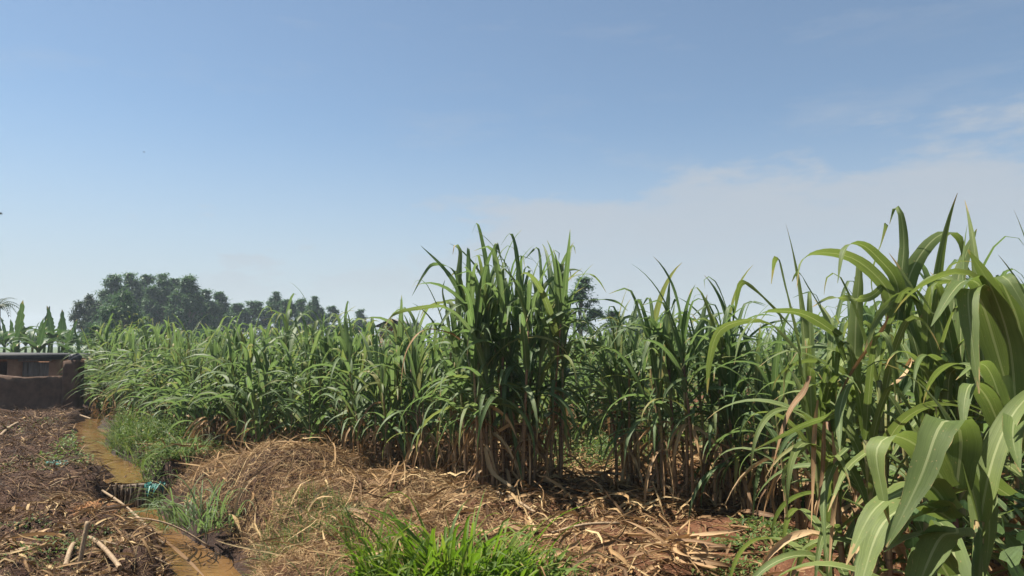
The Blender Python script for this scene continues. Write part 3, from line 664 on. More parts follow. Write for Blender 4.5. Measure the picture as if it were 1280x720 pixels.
litter('pale_husk_litter', 'pale dry husks and leaf bits in patches on the left field', [
    (420, -6.6, -3.0, 5.8, 8.6, .08, .3, .02, .06, .04, 5, left), (260, -15, -6, 11, 19, .1, .4, .02, .05, .04, 5, left),
    (420, -5.2, -2.7, 5.4, 9.8, .15, .5, .010, .03, .06, 5, left), (2600, -5.6, -2.6, 5.2, 10.2, .06, .3, .003, .009, .08, 4, lambda x, y, d: (d < -.28) & (d > -1.3)), (500, -14, -6, 10, 20, .1, .35, .008, .022, .08, 5, left), (700, -9.5, -5, 9, 16, .15, .45, .006, .02, .06, 5, lambda x, y, d: (d < -.3) & (d > -1.3))], M['litter'])

def grass_patch(name, label, cx, cy, rx, ry, n, L, W, mat, th=(45, 88), dr=(20, 120), fold=.3, kind='stuff', cat='grass', nseg=6, keepd=.42):
    a, r = U(0, 6.28, n), np.sqrt(U(0, 1, n)); x, y = cx + rx * r * np.cos(a), cy + ry * r * np.sin(a)
    k = stream_dist(x, y) > keepd; x, y = x[k], y[k]; n = len(x)
    v = ribbons(n, np.stack([x, y, height(x, y) - .02], 1), U(0, 6.28, n), R(1) * U(*th, n), R(1) * U(*dr, n), 1.6, 0, .7, U(-.6, .6, n), U(-1.2, 1.2, n), U(*L, n), U(*W, n), fold, .02, nseg, 3 if W[1] > .02 else 2, .7)
    o = obj(name, mesh_np(name, *v, mat)); return tag(o, label, cat, kind=kind)
def leafy_patch(name, label, cx, cy, rx, ry, h, n, size, mat, cat='weeds', keepd=.4, holes=.5):
    a, r = U(0, 6.28, n), np.sqrt(U(0, 1, n)); x, y = cx + rx * r * np.cos(a), cy + ry * r * np.sin(a)
    k = ((stream_dist(x, y) > keepd) | (stream_dist(x, y) < -.5)) & (fbm(x, y, 2.2, 3, 77) > -.5 * holes + .0); x, y = x[k], y[k]; n = len(x)
    top = h * np.clip(1 - ((x - cx) / rx) ** 2 - ((y - cy) / ry) ** 2, .15, 1) ** .5 * (.7 + .9 * (fbm(x, y, 2.5, 3, 5) + .35))
    z = height(x, y) + U(0, 1, n) ** .6 * top
    v = ribbons(n, np.stack([x, y, z], 1), U(0, 6.28, n), R(1) * U(-10, 60, n), R(1) * U(10, 80, n), 1.3, 0, .7, U(-.4, .4, n), U(-.6, .6, n), U(size * .6, size * 1.3, n), U(size * .35, size * .6, n), .25, 0, 3, 3, .25, 2.2, .45)
    o = obj(name, mesh_np(name, *v, mat)); return tag(o, label, cat, kind='stuff')

# big bright tuft at the bottom middle: blades as parts
def tuft(name, label, px, d, n, L, W, spread, mat, th, dr, group=None, lib=10, z=None, ry=.6):
    x = at(px, 430, d)[0]; root = thing(name, label, 'grass', (x, d, h1(x, d) if z is None else z), 0, group)
    libm = [mesh_np('blade', *ribbons(1, az=0, th0=R(U(*th)), droop=R(U(*dr)), power=U(1.2, 2.2), kink=R(U(30, 80)) * (U(0, 1) < .25), kpos=U(.5, .75), bend=U(-.5, .5), twist=U(-1, 1), L=U(*L), W=U(*W), fold=U(.2, .5), wave=U(0, .04), nseg=9, bw=.6, t=0.0), mat) for _ in range(lib)]
    for i in range(n):
        a, r = U(0, 6.28), math.sqrt(U(0, 1)); dx, dy = spread * r * math.cos(a), spread * ry * r * math.sin(a)
        zz = h1(x + dx, d + dy) - root.location.z if z is None else 0
        obj('blade', libm[i % lib], root, (dx, dy, zz - .02), (0, 0, a + U(-1.2, 1.2)), U(.75, 1.15) * (1.15 - .45 * r))
    return root
rng = np.random.default_rng(107)
BT = tuft('grass_tuft', 'bright green broad-bladed grass tuft at the bottom middle', 570, 5.1, 255, (.48, .92), (.028, .050), .60, M['grass'], (62, 88), (40, 130), lib=26)
def underblades(root, n, rx, ry, L, W, mat):
    a, r = U(0, 6.28, n), np.sqrt(U(0, 1, n)); x, y = rx * r * np.cos(a), ry * r * np.sin(a); z = height(x + root.location.x, y + root.location.y) - root.location.z
    v = ribbons(n, np.stack([x, y, z - .02], 1), U(0, 6.28, n), R(1) * U(45, 88, n), R(1) * U(30, 150, n), 1.5, 0, .7, U(-.6, .6, n), U(-1, 1, n), U(*L, n), U(*W, n), .35, .03, 7, 3, .6)
    o = obj('short_blades', mesh_np('short_blades', *v, mat), root); o['kind'] = 'stuff'
underblades(BT, 330, .70, .48, (.25, .55), (.026, .042), M['grass'])
tuft('grass_tuft', 'arching pale green grass clump hanging over the ditch below the dam', 266, 8.9, 150, (.6, 1.1), (.018, .034), .56, M['cane'], (40, 84), (80, 165), lib=22, z=.16)
grass_patch('stray_grass', 'thin stray grass blades round the bright tuft', at(570, 430, 5.2)[0], 5.3, 1.05, .8, 420, (.08, .3), (.005, .014), M['weed'])
tuft('grass_tuft', 'slender yellow-green grass stems on the straw left of the bright tuft', 462, 5.9, 70, (.35, .8), (.008, .016), .16, M['weed'], (70, 88), (10, 90))
tuft('grass_tuft', 'drooping grey-green cane shoots on the bank at the right end of the dam', 240, 11.3, 80, (.45, .85), (.016, .03), .40, M['cane'], (40, 80), (70, 150), lib=14)
tuft('grass_tuft', 'short green grass tuft on the mud beside the upper end of the dam', 212, 11.9, 60, (.25, .5), (.012, .022), .42, M['weed'], (45, 85), (50, 140), lib=14)
tuft('water_reed', 'small spiky reed standing in the water just below the dam', 178, 10.25, 16, (.18, .34), (.008, .014), .10, M['weed'], (50, 86), (5, 60), z=-.09)
tuft('water_reed', 'tiny reed by the left bank at the foot of the dam', 152, 10.7, 12, (.15, .3), (.008, .014), .08, M['weed'], (50, 86), (5, 60))
tuft('water_reed', 'reed at the ditch edge beside the arching grass clump', 205, 9.9, 18, (.2, .4), (.008, .015), .12, M['weed'], (50, 86), (10, 80))
grass_patch('bank_grass', 'bright green grass thick on the far bank above the dam', *at(185, 430, 14.3)[:2], 1.5, 2.6, 5200, (.3, .7), (.010, .022), M['weed'], keepd=.24)
leafy_patch('bank_weeds', 'leafy green weeds among the grass on the far ditch bank', *at(190, 430, 13.6)[:2], 1.35, 2.3, .42, 5200, .075, M['weed'], keepd=.26)
leafy_patch('bank_weeds', 'low weeds along the shaded cane foot behind the upper ditch', -8.3, 17.6, 1.6, 1.8, .5, 2500, .09, M['weed'], keepd=.5)
grass_patch('bank_grass', 'yellowing short grass on the slope beside the lower ditch', *at(330, 430, 6.9)[:2], .85, 1.0, 2200, (.12, .32), (.005, .010), M['weed'], keepd=.45)
leafy_patch('ground_weeds', 'low green weeds on the red soil in front of the shaded clump', *at(925, 430, 6.35)[:2], .50, .52, .15, 1500, .055, M['weed'], holes=.15)
leafy_patch('ground_weeds', 'small weed patch on the bare red soil at the bottom', *at(905, 430, 5.5)[:2], .26, .24, .10, 420, .05, M['weed'], holes=.1)
leafy_patch('ground_weeds', 'little weed beside the right clump on the red soil', *at(988, 430, 5.9)[:2], .13, .12, .07, 90, .05, M['weed'], holes=0)
leafy_patch('ground_weeds', 'green creeping weeds in the bottom left corner', *at(35, 430, 6.9)[:2], 1.0, .8, .10, 1900, .045, M['weed'], holes=.1)
leafy_patch('ground_weeds', 'green weed patch at the left edge of the trampled field', *at(15, 430, 11.3)[:2], .9, .95, .12, 1500, .05, M['weed'], holes=.1)
leafy_patch('ground_weeds', 'thin weeds on the field near the mud wall', *at(20, 430, 16.5)[:2], 1.8, 1.8, .10, 1200, .06, M['weed'], holes=-.1)
leafy_patch('ground_weeds', 'few weeds beside the fallen sticks in the left field', *at(75, 430, 8.6)[:2], .4, .3, .06, 160, .045, M['weed'], holes=.1)
leafy_patch('gap_weeds', 'leafy dark green weeds in the gap right of the tall clump', *at(735, 430, 10.4)[:2], .8, .9, .5, 2600, .06, M['weed'], holes=.3)
leafy_patch('field_shrubs', 'tangle of leafy bushes between the mud wall and the cane field', -11.4, 22.3, 1.5, 1.6, 2.1, 5200, .16, M['weed'], cat='bushes', holes=.8, keepd=.1)

# creeper climbing at the lower right: heart-shaped leaves, each a part
rng = np.random.default_rng(108)
def creeper():
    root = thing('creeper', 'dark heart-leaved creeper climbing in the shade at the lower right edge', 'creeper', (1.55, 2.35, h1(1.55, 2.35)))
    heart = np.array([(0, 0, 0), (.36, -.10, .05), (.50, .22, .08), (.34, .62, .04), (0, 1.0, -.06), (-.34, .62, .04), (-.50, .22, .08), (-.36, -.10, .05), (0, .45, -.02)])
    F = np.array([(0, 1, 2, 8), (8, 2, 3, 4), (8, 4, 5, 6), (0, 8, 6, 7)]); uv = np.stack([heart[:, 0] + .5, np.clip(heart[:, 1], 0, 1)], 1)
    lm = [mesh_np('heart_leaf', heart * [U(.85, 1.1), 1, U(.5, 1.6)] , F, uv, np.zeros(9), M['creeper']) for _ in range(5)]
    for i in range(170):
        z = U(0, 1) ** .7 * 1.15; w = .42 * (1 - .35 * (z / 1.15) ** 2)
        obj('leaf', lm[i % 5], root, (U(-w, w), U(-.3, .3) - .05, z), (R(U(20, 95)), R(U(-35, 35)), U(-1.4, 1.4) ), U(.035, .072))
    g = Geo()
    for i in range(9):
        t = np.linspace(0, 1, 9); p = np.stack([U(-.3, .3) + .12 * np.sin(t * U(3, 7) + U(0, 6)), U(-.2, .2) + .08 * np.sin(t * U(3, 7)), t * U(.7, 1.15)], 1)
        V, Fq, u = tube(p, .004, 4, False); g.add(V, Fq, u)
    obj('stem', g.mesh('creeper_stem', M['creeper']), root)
creeper()

# ------------------------------------------------------------------ single fallen leaves, sticks, plastic, dam
rng = np.random.default_rng(109)
fall_lib = [mesh_np('fallen_leaf', *ribbons(1, th0=R(U(-2, 14)), droop=R(U(5, 40)), power=1.2, bend=U(-1.6, 1.6), twist=U(-2, 2), L=U(.45, .95), W=U(.04, .07), fold=U(.2, .9), wave=.06, nseg=10, bw=.6, t=0.0), M['dry']) for _ in range(14)]
def slope_rot(x, y, az):
    e = .25; gx = (h1(x + e, y) - h1(x - e, y)) / (2 * e); gy = (h1(x, y + e) - h1(x, y - e)) / (2 * e)
    n = Vector((-gx, -gy, 1)).normalized(); q = Vector((0, 0, 1)).rotation_difference(n)
    from mathutils import Quaternion
    return (q @ Quaternion((0, 0, 1), az)).to_euler()
def fallen(n, x0, x1, y0, y1, label, group, keep=right):
    x, y = scatter(n, x0, x1, y0, y1, keep)
    for a, b in zip(x, y):
        o = obj('fallen_leaf', fall_lib[int(U(0, 14))], None, (a, b, h1(a, b) + U(.03, .08)), slope_rot(a, b, U(0, 6.28)), U(.7, 1.1)); tag(o, label, 'dry leaf', group)
fallen(34, -3.8, -.8, 6.2, 10.8, 'dry tan cane leaf lying loose on the straw bank right of the ditch', 'fallen leaves on the straw bank')
fallen(48, -.8, 2.2, 5.2, 8.4, 'dry curled cane leaf lying on the ground below the tall middle clump', 'fallen leaves below the middle clump')
fallen(26, .9, 3.2, 7.4, 9.6, 'dry leaf lying in the orange litter at the gap between the clumps', 'fallen leaves in the gap')
fallen(26, -5.5, -3.2, 5.8, 8.2, 'pale dry leaf lying on the brown trash in the lower left field', 'fallen leaves in the left field', left)

def heap():
    x, y, _ = at(845, 700, 5.45); root = thing('leaf_heap', 'fanned bundle of dry cane leaves on the ground at the bottom, right of middle', 'dry leaves', (x, y, h1(x, y)))
    for i in range(34):
        me = fall_lib[i % 14]; obj('dry_leaf', me, root, (U(-.1, .1), U(-.08, .08), U(.04, .26)), (0, R(U(-30, 8)), R(U(130, 330))), U(.5, .85))
heap()

def stick(label, a, b, r, bow=.03, group=None):
    """cane stick from photo point a to b, given as (px, py, depth) each resting on the soil"""
    P = [np.array(at(*q)) for q in (a, b)]
    for p in P: pass
    t = np.linspace(0, 1, 14)[:, None]; pts = P[0] * (1 - t) + P[1] * t; pts = pts + np.array([0, 0, 1.0]) * bow * np.sin(t * 3.14)
    rad = r * (1 + .10 * (np.arange(14) % 3 == 0)); o0 = pts[0].copy(); V, F, uv = tube(pts - o0, rad, 8)
    o = obj('cane_stick', mesh_np('cane_stick', V, F, uv, None, M['stick']), None, o0); return tag(o, label, 'stick', group)
def on(px, d, dz=.03): # pixel column and depth -> (px,py,d) on the ground
    x = at(px, 430, d)[0]; z = h1(x, d) + dz; return (px, 430 - (z - CAM_Z) * FPX / d, d)
stick('short dark cane stump leaning upright in the lower left field', on(97, 6.35, -.05), (110, 652, 6.5), .020)
stick('thick pale cane stick lying across the trash toward the bottom left', on(150, 6.1, .03), on(112, 7.2, .05), .019)
stick('short pale cane piece lying beside the upright stump', on(82, 6.4, .03), on(92, 6.9, .04), .022)
stick('long pale stick lying on the ditch bank from the dam downstream', on(128, 10.4, .10), on(205, 7.9, .06), .016, .05)
stick('grey stick reaching from the lower bank over the ditch edge', on(165, 8.3, .10), on(262, 8.2, .25), .010, .08)
stick('thin twig lying level in the lower left trash', on(120, 6.9, .05), on(215, 6.8, .04), .008)
stick('thin dry stem lying on the brown field below the teal scrap', on(62, 9.6, .04), on(100, 10.6, .06), .010)
stick('yellow cane stick lying at the foot of the mud wall', on(100, 19.4, .2), on(114, 19.0, .25), .022, 0)
stick('dark branch lying on the trash at the left edge', on(0, 15.2, .05), on(22, 16.2, .06), .03)
stick('dry cane stalk lying in the litter right of the bright grass', on(690, 6.3, .05), on(775, 6.2, .08), .012)
stick('dry cane stalk lying at the foot of the tall middle clump', on(612, 7.9, .05), on(672, 6.9, .06), .013)
stick('dry cane stalk lying flat in the gap litter', on(740, 8.6, .06), on(850, 8.3, .06), .013)

def scrap(px, py, d, w, label, z=None):
    """crumpled plastic"""
    x, y, zz = at(px, py, d); n = 7
    gx, gy = np.meshgrid(np.linspace(-.5, .5, n), np.linspace(-.5, .5, n)); V = np.stack([gx.ravel() * w, gy.ravel() * w * .6, U(0, .09, n * n)], 1)
    V[:, :2] += U(-.02, .02, (n * n, 2)); i = (np.arange(n - 1)[:, None] * n + np.arange(n - 1)[None]).ravel()
    o = obj('plastic_scrap', mesh_np('plastic_scrap', V, np.stack([i, i + 1, i + n + 1, i + n], 1), mat=M['teal'], smooth_=False), None, (x, y, h1(x, y) + .03)); tag(o, label, 'plastic')
scrap(72, 578, 11.6, .26, 'crumpled teal plastic scrap on the brown field left of the ditch')

rng = np.random.default_rng(110)
def dam():
    x0, x1 = -6.16, -5.02; y = WEIR_Y - .02
    root = thing('stick_dam', 'small dam of dark upright sticks with muddy water spilling through it', 'dam', ((x0 + x1) / 2, y, -.1)); cx = (x0 + x1) / 2
    for i in range(30):
        x = x0 + (x1 - x0) * (i + .5) / 30 + U(-.012, .012); h = U(.28, .36); t = np.linspace(0, 1, 5)[:, None]
        p = np.array([x - cx + U(-.02, .02), -.03 + U(-.04, .02), -.05]) * (1 - t) + np.array([x - cx, U(-.015, .015), h]) * t
        V, F, u = tube(p, U(.010, .022) * np.array([1, 1.1, .95, 1.05, .8]), 6); obj('stake', mesh_np('stake', V, F, u, None, M['stake']), root)
    t = np.linspace(0, 1, 9)[:, None]; p = np.array([x0 - cx - .12, .03, .30]) * (1 - t) + np.array([x1 - cx + .15, .03, .31]) * t + np.stack([0 * t[:, 0], .015 * np.sin(t[:, 0] * 9), .012 * np.sin(t[:, 0] * 13)], 1)
    V, F, u = tube(p, .035, 8); obj('log', mesh_np('dam_log', V, F, u, None, M['stake']), root)
    for i in range(13):   # ribbons of water running down between the sticks
        x = x0 + (x1 - x0) * (i + U(.1, .9)) / 13 - cx; w = U(.008, .024)
        s = np.linspace(0, 1, 7); pts = np.stack([x + .012 * np.sin(s * 5 + i), -.045 - .06 * s ** .6, .34 - .33 * s], 1); V, F, u = tube(pts, w * (1 - .4 * s) * .6, 5)
        obj('water_thread', mesh_np('water_thread', V, F, u, None, M['fall']), root)
    # torn teal net snagged on the right end: strips of uneven length
    m = 26; v = ribbons(m, np.stack([U(0, .30, m), U(-.03, .02, m), U(-.02, .02, m)], 1), R(1) * U(-130, -50, m), R(1) * U(-80, -20, m), R(1) * U(10, 60, m), 1, 0, .7, U(-.5, .5, m), U(-2, 2, m), U(.07, .26, m), U(.015, .05, m), .4, .15, 6, 3, .8, 1.2)
    o = obj('plastic_sheet', mesh_np('plastic_sheet', *v, M['teal']), None, (x1 - .34, y - .06, .27)); tag(o, 'ragged teal plastic sheet hanging over the right end of the stick dam', 'plastic')
dam()
grass_patch('understory_grass', 'thin green grass growing between the canes behind the gap', 3.4, 13.6, 4.2, 3.4, 5200, (.2, .6), (.01, .02), M['weed'], keepd=.5)
grass_patch('understory_grass', 'thin green grass under the inner right-hand canes', 4.6, 8.4, 2.0, 2.6, 2600, (.2, .5), (.01, .02), M['weed'], keepd=.5)
grass_patch('bank_grass', 'short weeds on the mud lip beside the right end of the dam', -5.15, 11.75, .55, .75, 1100, (.14, .42), (.008, .018), M['weed'], (35, 85), (40, 150), keepd=.12)
leafy_patch('bank_weeds', 'small leafy weeds on the mud lip above the dam', -5.2, 11.7, .45, .6, .2, 500, .06, M['weed'], holes=.1, keepd=.15)
def floating():
    n = 260; k = rng.integers(0, len(STREAM) - 1, n * 4); t = U(0, 1, n * 4)[:, None]; P = STREAM[k] * (1 - t) + STREAM[k + 1] * t + U(-.45, .45, (n * 4, 2)); P = P[(P[:, 1] > 6) & (P[:, 1] < 20)]; z = water_level(P[:, 1]); ok_ = height(P[:, 0], P[:, 1]) < z - .01; P, z = P[ok_][:n], z[ok_][:n]; n = len(P)
    v = ribbons(n, np.stack([P[:, 0], P[:, 1], z + .004], 1), U(0, 6.28, n), R(1) * U(0, 6, n), R(1) * U(0, 10, n), 1, 0, .7, U(-1.5, 1.5, n), 0, U(.04, .28, n), U(.004, .02, n), .1, 0, 4, 2)
    tag(obj('floating_bits', mesh_np('floating_bits', *v, M['brown'])), 'bits of dead leaf floating on the muddy ditch water', 'leaf litter', kind='stuff')
floating()
def mound_of_husk():
    x, y, z = at(118, 640, 8.2); g = Geo(); n = 260
    a, r = U(0, 6.28, n), np.sqrt(U(0, 1, n)); bx, by = .22 * r * np.cos(a), .14 * r * np.sin(a); bz = .10 * (1 - r * r)
    v = ribbons(n, np.stack([bx, by, bz], 1), U(0, 6.28, n), R(1) * U(-10, 30, n), R(1) * U(20, 80, n), 1.2, 0, .7, 0, 0, U(.08, .2, n), U(.006, .016, n), .2, 0, 4, 2); 
    q = bpy.data.meshes.new('x'); bpy.data.meshes.remove(q)
    o = obj('straw_heap', mesh_np('straw_heap', *v, M['rust'])); o.location = (x, y, h1(x, y)); tag(o, 'small rusty heap of dead straw on the ditch bank below the dam', 'straw')
M['rust'] = leaf_mat('rust_straw', [(0, (.22, .09, .035)), (.6, (.36, .17, .07)), (1, (.48, .27, .12))], (.3, .15, .05), .1, .8, tipf=0, ribf=0, spec=.2)
mound_of_husk()

# ------------------------------------------------------------------ mud wall, outbuilding, brick house, hut
def boxes(name, lst, mat, parent=None, loc=(0, 0, 0)):
    g = Geo()
    for b in lst: g.add(*boxv(*b))
    return obj(name, g.mesh(name, mat, False), parent, loc)
def rough_box(x0, x1, y0, y1, z0, z1, amp, nx=24, nz=8):
    """box with an uneven hand-plastered skin"""
    g = Geo()
    xs, zs = np.linspace(x0, x1, nx), np.linspace(z0, z1, nz); gx, gz = np.meshgrid(xs, zs)
    top = amp * 1.6 * fbm(gx, gx * 0, 1.2, 3, 4)
    for y, s in ((y0, 1), (y1, -1)):
        V = np.stack([gx.ravel(), (y + amp * fbm(gx, gz, 2.2, 3, 8)).ravel(), (gz + top * (gz - z0) / (z1 - z0)).ravel()], 1)
        i = (np.arange(nz - 1)[:, None] * nx + np.arange(nx - 1)[None]).ravel(); F = np.stack([i, i + 1, i + nx + 1, i + nx], 1); g.add(V, F if s > 0 else F[:, ::-1])
    A, B = g.v[0], g.v[1]; k = nx * nz
    rim = list(range(nx)) + [nx * r + nx - 1 for r in range(1, nz)] + list(range(k - 2, k - nx - 1, -1)) + [nx * r for r in range(nz - 2, 0, -1)]
    g.f.append(np.array([(rim[i], rim[i - 1], rim[i - 1] + k, rim[i] + k) for i in range(len(rim))]))
    return g
rng = np.random.default_rng(111)
def wall():
    y = 20.9; xl, xr = at(-420, 480, y)[0], at(96, 480, y)[0]; zb = h1(xl + 1, y); zt = at(0, 470, y)[2]; xp = at(79, 480, y)[0]
    root = thing('mud_wall', 'dark mud-plastered boundary wall with a taller end pillar at the left edge', 'wall', (xl, y, zb))
    obj('wall_panel', rough_box(0, xp - xl, 0, .22, -.25, zt - zb, .05, 70).mesh('wall_panel', M['mudwall']), root)
    obj('pillar', rough_box(xp - xl + .003, xr - xl, -.06, .34, -.25, at(0, 452, y)[2] - zb, .05, 6, 10).mesh('pillar', M['mudwall']), root)
    t = np.linspace(0, 1, 9); rr = .17 * np.sin(np.clip(t, .04, .97) * 3.1) ** .6 + .02 * np.sin(t * 19); V, F, u = tube(np.stack([.05 * np.sin(t * 5), 0 * t, t * .24], 1), rr, 10); V[:, :2] += U(-.018, .018, (len(V), 2)); V[:, 2] = np.where(t.max() > 0, V[:, 2], 0)
    o = obj('sack', mesh_np('sack', V, F, u, None, M['cap']), None, (xl + (xp + xr) / 2 - xl + .02, y + .12, at(0, 453.5, y)[2])); tag(o, 'dark crumpled sack lying on top of the wall pillar', 'sack')
    # low shed behind
    y = 23.2; xl, xr = at(-70, 440, y)[0], at(74, 440, y)[0]; zb = h1(xl, y) - .1; zr = at(0, 448, y)[2]
    sh = thing('low_shed', 'low orange-brown shed with a flat dark roof behind the mud wall', 'shed', (xl, y, zb)); H = zr - zb
    X = lambda px: at(px, 440, y)[0] - xl; zo = at(0, 452, y)[2] - zb; W = xr - xl
    # front wall with two openings
    boxes('wall', [(0, X(-30), 0, .2, -.3, H), (X(10), X(27), 0, .2, -.3, H), (X(62), W, 0, .2, -.3, H), (X(-30), X(10), 0, .2, zo + .002, H), (X(27), X(62), 0, .2, zo + .002, H),
                   (X(-30), X(10), 0, .2, -.3, zo - .8), (X(27), X(62), 0, .2, -.3, zo - .75), (0, .2, .2, 3, -.3, H), (W - .2, W, .2, 3, -.3, H), (.2, W - .2, 2.8, 3, -.3, H)], M['plaster'], sh)
    nb = 5; bx0, bx1 = X(27), X(62)
    for i in range(nb):
        a = bx0 + (bx1 - bx0) * i / nb; boxes('board', [(a + .006, a + (bx1 - bx0) / nb - .006, .08 + .012 * (i % 2), .12 + .012 * (i % 2), zo - .75, zo - .02)], M['board'], sh)
    boxes('window_lintel', [(bx0 - .08, bx1 + .08, -.03, .05, zo + .01, zo + .07)], M['board'], sh)
    rf = boxes('roof', [(-.25, W + .03, -.28, 3.2, H + .004, H + .15)], M['dark_roof'], sh)
    rf.rotation_euler = (0, R(.6), 0)
wall()

def brick_house():
    y = 43; xl, xr = at(474, 410, y)[0], at(494, 410, y)[0] + .6; zb = h1(xl, y); zt = at(0, 409, y)[2]; root = thing('brick_house', 'small red brick gable house showing above the cane tops', 'house', (xl, y, zb)); W = xr - xl; H = zt - zb
    boxes('wall', [(0, W, 0, 5, -.2, H)], M['mortar'], root)
    bm = Geo(); bm.add(*boxv(0, .42, 0, .03, 0, .17)); bme = bm.mesh('brick', M['brick'], False); nz = int(H / .2)
    for r in range(max(0, nz - 8), nz):
        for c in range(int(W / .46) + 1):
            x = c * .46 + (.23 if r % 2 else 0) - .2
            if x < -.02 or x > W - .40: continue
            obj('brick', bme, root, (x, -.03, r * .2))
    g = Geo(); v = np.array([(-.3, -.4, H + .02), (W + .3, -.4, H + .02), (W + .3, 5.4, H + .02), (-.3, 5.4, H + .02), (W / 2, -.4, H + .5), (W / 2, 5.4, H + .5)])
    g.add(v, np.array([(0, 4, 5, 3), (4, 1, 2, 5), (0, 1, 4, 4), (3, 5, 2, 2), (0, 3, 2, 1)])[[0, 1, 4]]); obj('roof', g.mesh('roof', M['tin'], False), root)
brick_house()
# ------------------------------------------------------------------ trees, banana plants, palm, birds
def tree_lib(H, Rr, base, nl, per, size, seed, shape='dome', mat='tree'):
    g = Geo(); pts = []; cz = (base + H) / 2; hz = (H - base) / 2
    for i in range(nl):
        while True:
            p = U(-1, 1, 3)
            if .25 < np.linalg.norm(p) < 1: break
        p = p / np.linalg.norm(p) * U(.45, .88); k = 1.0 if shape == 'dome' else (1 - .35 * max(0, p[2]))
        pts.append(np.array([p[0] * Rr * k, p[1] * Rr * k, cz + p[2] * hz * .9]))
    for j in range(9):
        hz_ = U(.66, .95); a_ = U(0, 6.28); r_ = Rr * (1.02 - hz_) * 2.0 * U(.2, 1); pts.append(np.array([r_ * math.cos(a_), r_ * math.sin(a_), H * hz_]))
    for c in pts:
        rr = Rr * U(.26, .42) * (1 - .35 * max(0, c[2] / H - .6) / .4); n = per; q = rng.normal(0, 1, (n, 3)); q /= np.linalg.norm(q, axis=1)[:, None]; q *= (np.abs(rng.normal(.25, .5, n)) * rr)[:, None]; q[:, 2] *= .75
        b = c + q; az = np.arctan2(q[:, 1], q[:, 0]) + U(-1, 1, n)
        g.add(*ribbons(n, b, az, R(1) * U(-60, 50, n), R(1) * U(0, 60, n), 1, 0, .7, 0, U(-1, 1, n), U(size * .6, size * 1.3, n), U(size * .3, size * .55, n), .2, 0, 2, 2, .3, 2.5, .5))
    crown = g.mesh('crown', M[mat]); g = Geo(); t = np.linspace(0, 1, 9)
    tr = np.stack([.15 * np.sin(t * 3 + seed), .15 * np.cos(t * 4 + seed), t * H * .84], 1); tr -= tr[0] * [1, 1, 0]
    V, F, u = tube(tr, np.linspace(H * .022, H * .004, 9), 8, False); g.add(V, F, u)
    for c in pts[::2]:
        t0 = np.clip((c[2] - 1.2) / (H * .9), .2, .9) * .85; s = np.array([np.interp(t0, t, tr[:, k]) for k in range(3)]); w = np.linspace(0, 1, 5)[:, None]
        V, F, u = tube(s * (1 - w) + c * w + np.array([0, 0, .25]) * np.sin(w * 3.14), np.linspace(H * .008, H * .002, 5), 5, False); g.add(V, F, u)
    return crown, g.mesh('trunk', M['bark'])
rng = np.random.default_rng(112)
EUC = [tree_lib(12, 2.5, 1.6, q_, 300, .46, s, 'cone') for s, q_ in enumerate((26, 34, 42, 30, 22, 38))]
ROUND = [tree_lib(7, 3.0, .6, 38, 300, .34, s + 9) for s in range(2)]
DARK = [tree_lib(9, 3.0, 2.0, 30, 120, .55, 21, mat='tree_dark')]
SPARSE = [tree_lib(12, 2.3, 3.0, 30, 110, .40, 31, 'cone'), tree_lib(12, 2.0, 3.5, 20, 100, .4, 33, 'cone')]
def tree(label, px, ytop, d, halfw, lib, H0, R0, name='eucalyptus_tree', group=None, cat='tree'):
    x, _, zt = at(px, ytop, d); zb = h1(x, d); H = zt - zb; r = halfw / FPX * d
    crown, trunk = lib[int(U(0, len(lib)))]
    root = thing(name, label, cat, (x, d, zb), U(0, 6.28), group); root.scale = (r / R0, r / R0, H / H0)
    obj('trunk', trunk, root); obj('crown', crown, root); return root
GA = 'tall eucalyptus trees in the left grove'
for k_, (px, yt, d, hw) in enumerate(((142, 345, 92, 26), (163, 346, 95, 25), (183, 345, 98, 24), (203, 347, 94, 25), (219, 350, 100, 24), (236, 350, 92, 26), (257, 368, 96, 24), (275, 368, 99, 20))):
    tree(ORD[k_] + ' tall eucalyptus from the left in the hazy grove beyond the cane', px, yt - 9, d, hw, EUC, 12, 2.5, group=GA)
tree('dark broad-leaved tree at the left end of the tall grove', 112, 366, 80, 20, DARK, 9, 3.0, 'broadleaf_tree')
tree('bushy bright green tree standing in front of the tall grove', 156, 362, 66, 32, ROUND, 7, 3.0, 'broadleaf_tree')
for k_, (px, yt, d, hw) in enumerate(((128, 372, 108, 24), (170, 362, 112, 26), (195, 364, 114, 26), (222, 366, 110, 26), (248, 372, 108, 26), (285, 380, 112, 24))):
    tree(ORD[k_] + ' lower tree from the left filling the shade behind the tall grove', px, yt, d, hw, ROUND, 7, 3.0, 'broadleaf_tree', group='lower trees behind the grove')
GB = 'small eucalyptus trees right of the left grove'
for k_, (px, yt, d, hw) in enumerate(((300, 376, 105, 22), (318, 373, 108, 22), (345, 366, 110, 18), (360, 374, 104, 20), (376, 376, 108, 18), (393, 372, 106, 16), (416, 383, 112, 16), (450, 390, 120, 14))):
    tree(ORD[k_] + ' smaller eucalyptus to the right of the tall grove', px, yt - 5, d, hw, EUC, 12, 2.5, group=GB)
for k_, (px, yt, d, hw) in enumerate(((-40, 372, 88, 34), (-110, 360, 95, 36), (-190, 368, 90, 36), (-280, 362, 98, 38), (-380, 366, 92, 40))):
    tree(ORD[k_] + ' tree beyond the left edge, behind the banana plants', px, yt, d, hw, ROUND, 7, 3.0, 'broadleaf_tree', group='trees past the left edge')
tree('low far tree just left of the tall middle clump', 520, 400, 120, 14, ROUND, 7, 3.0, 'broadleaf_tree')
tree('tall sparse tree showing behind the right shoulder of the tall middle clump', 728, 341, 56, 32, SPARSE[:1], 12, 2.3, 'eucalyptus_tree')
tree('lower loose tree to the right of the sparse tree behind the middle clump', 768, 378, 58, 20, SPARSE[1:], 12, 2.0, 'eucalyptus_tree')
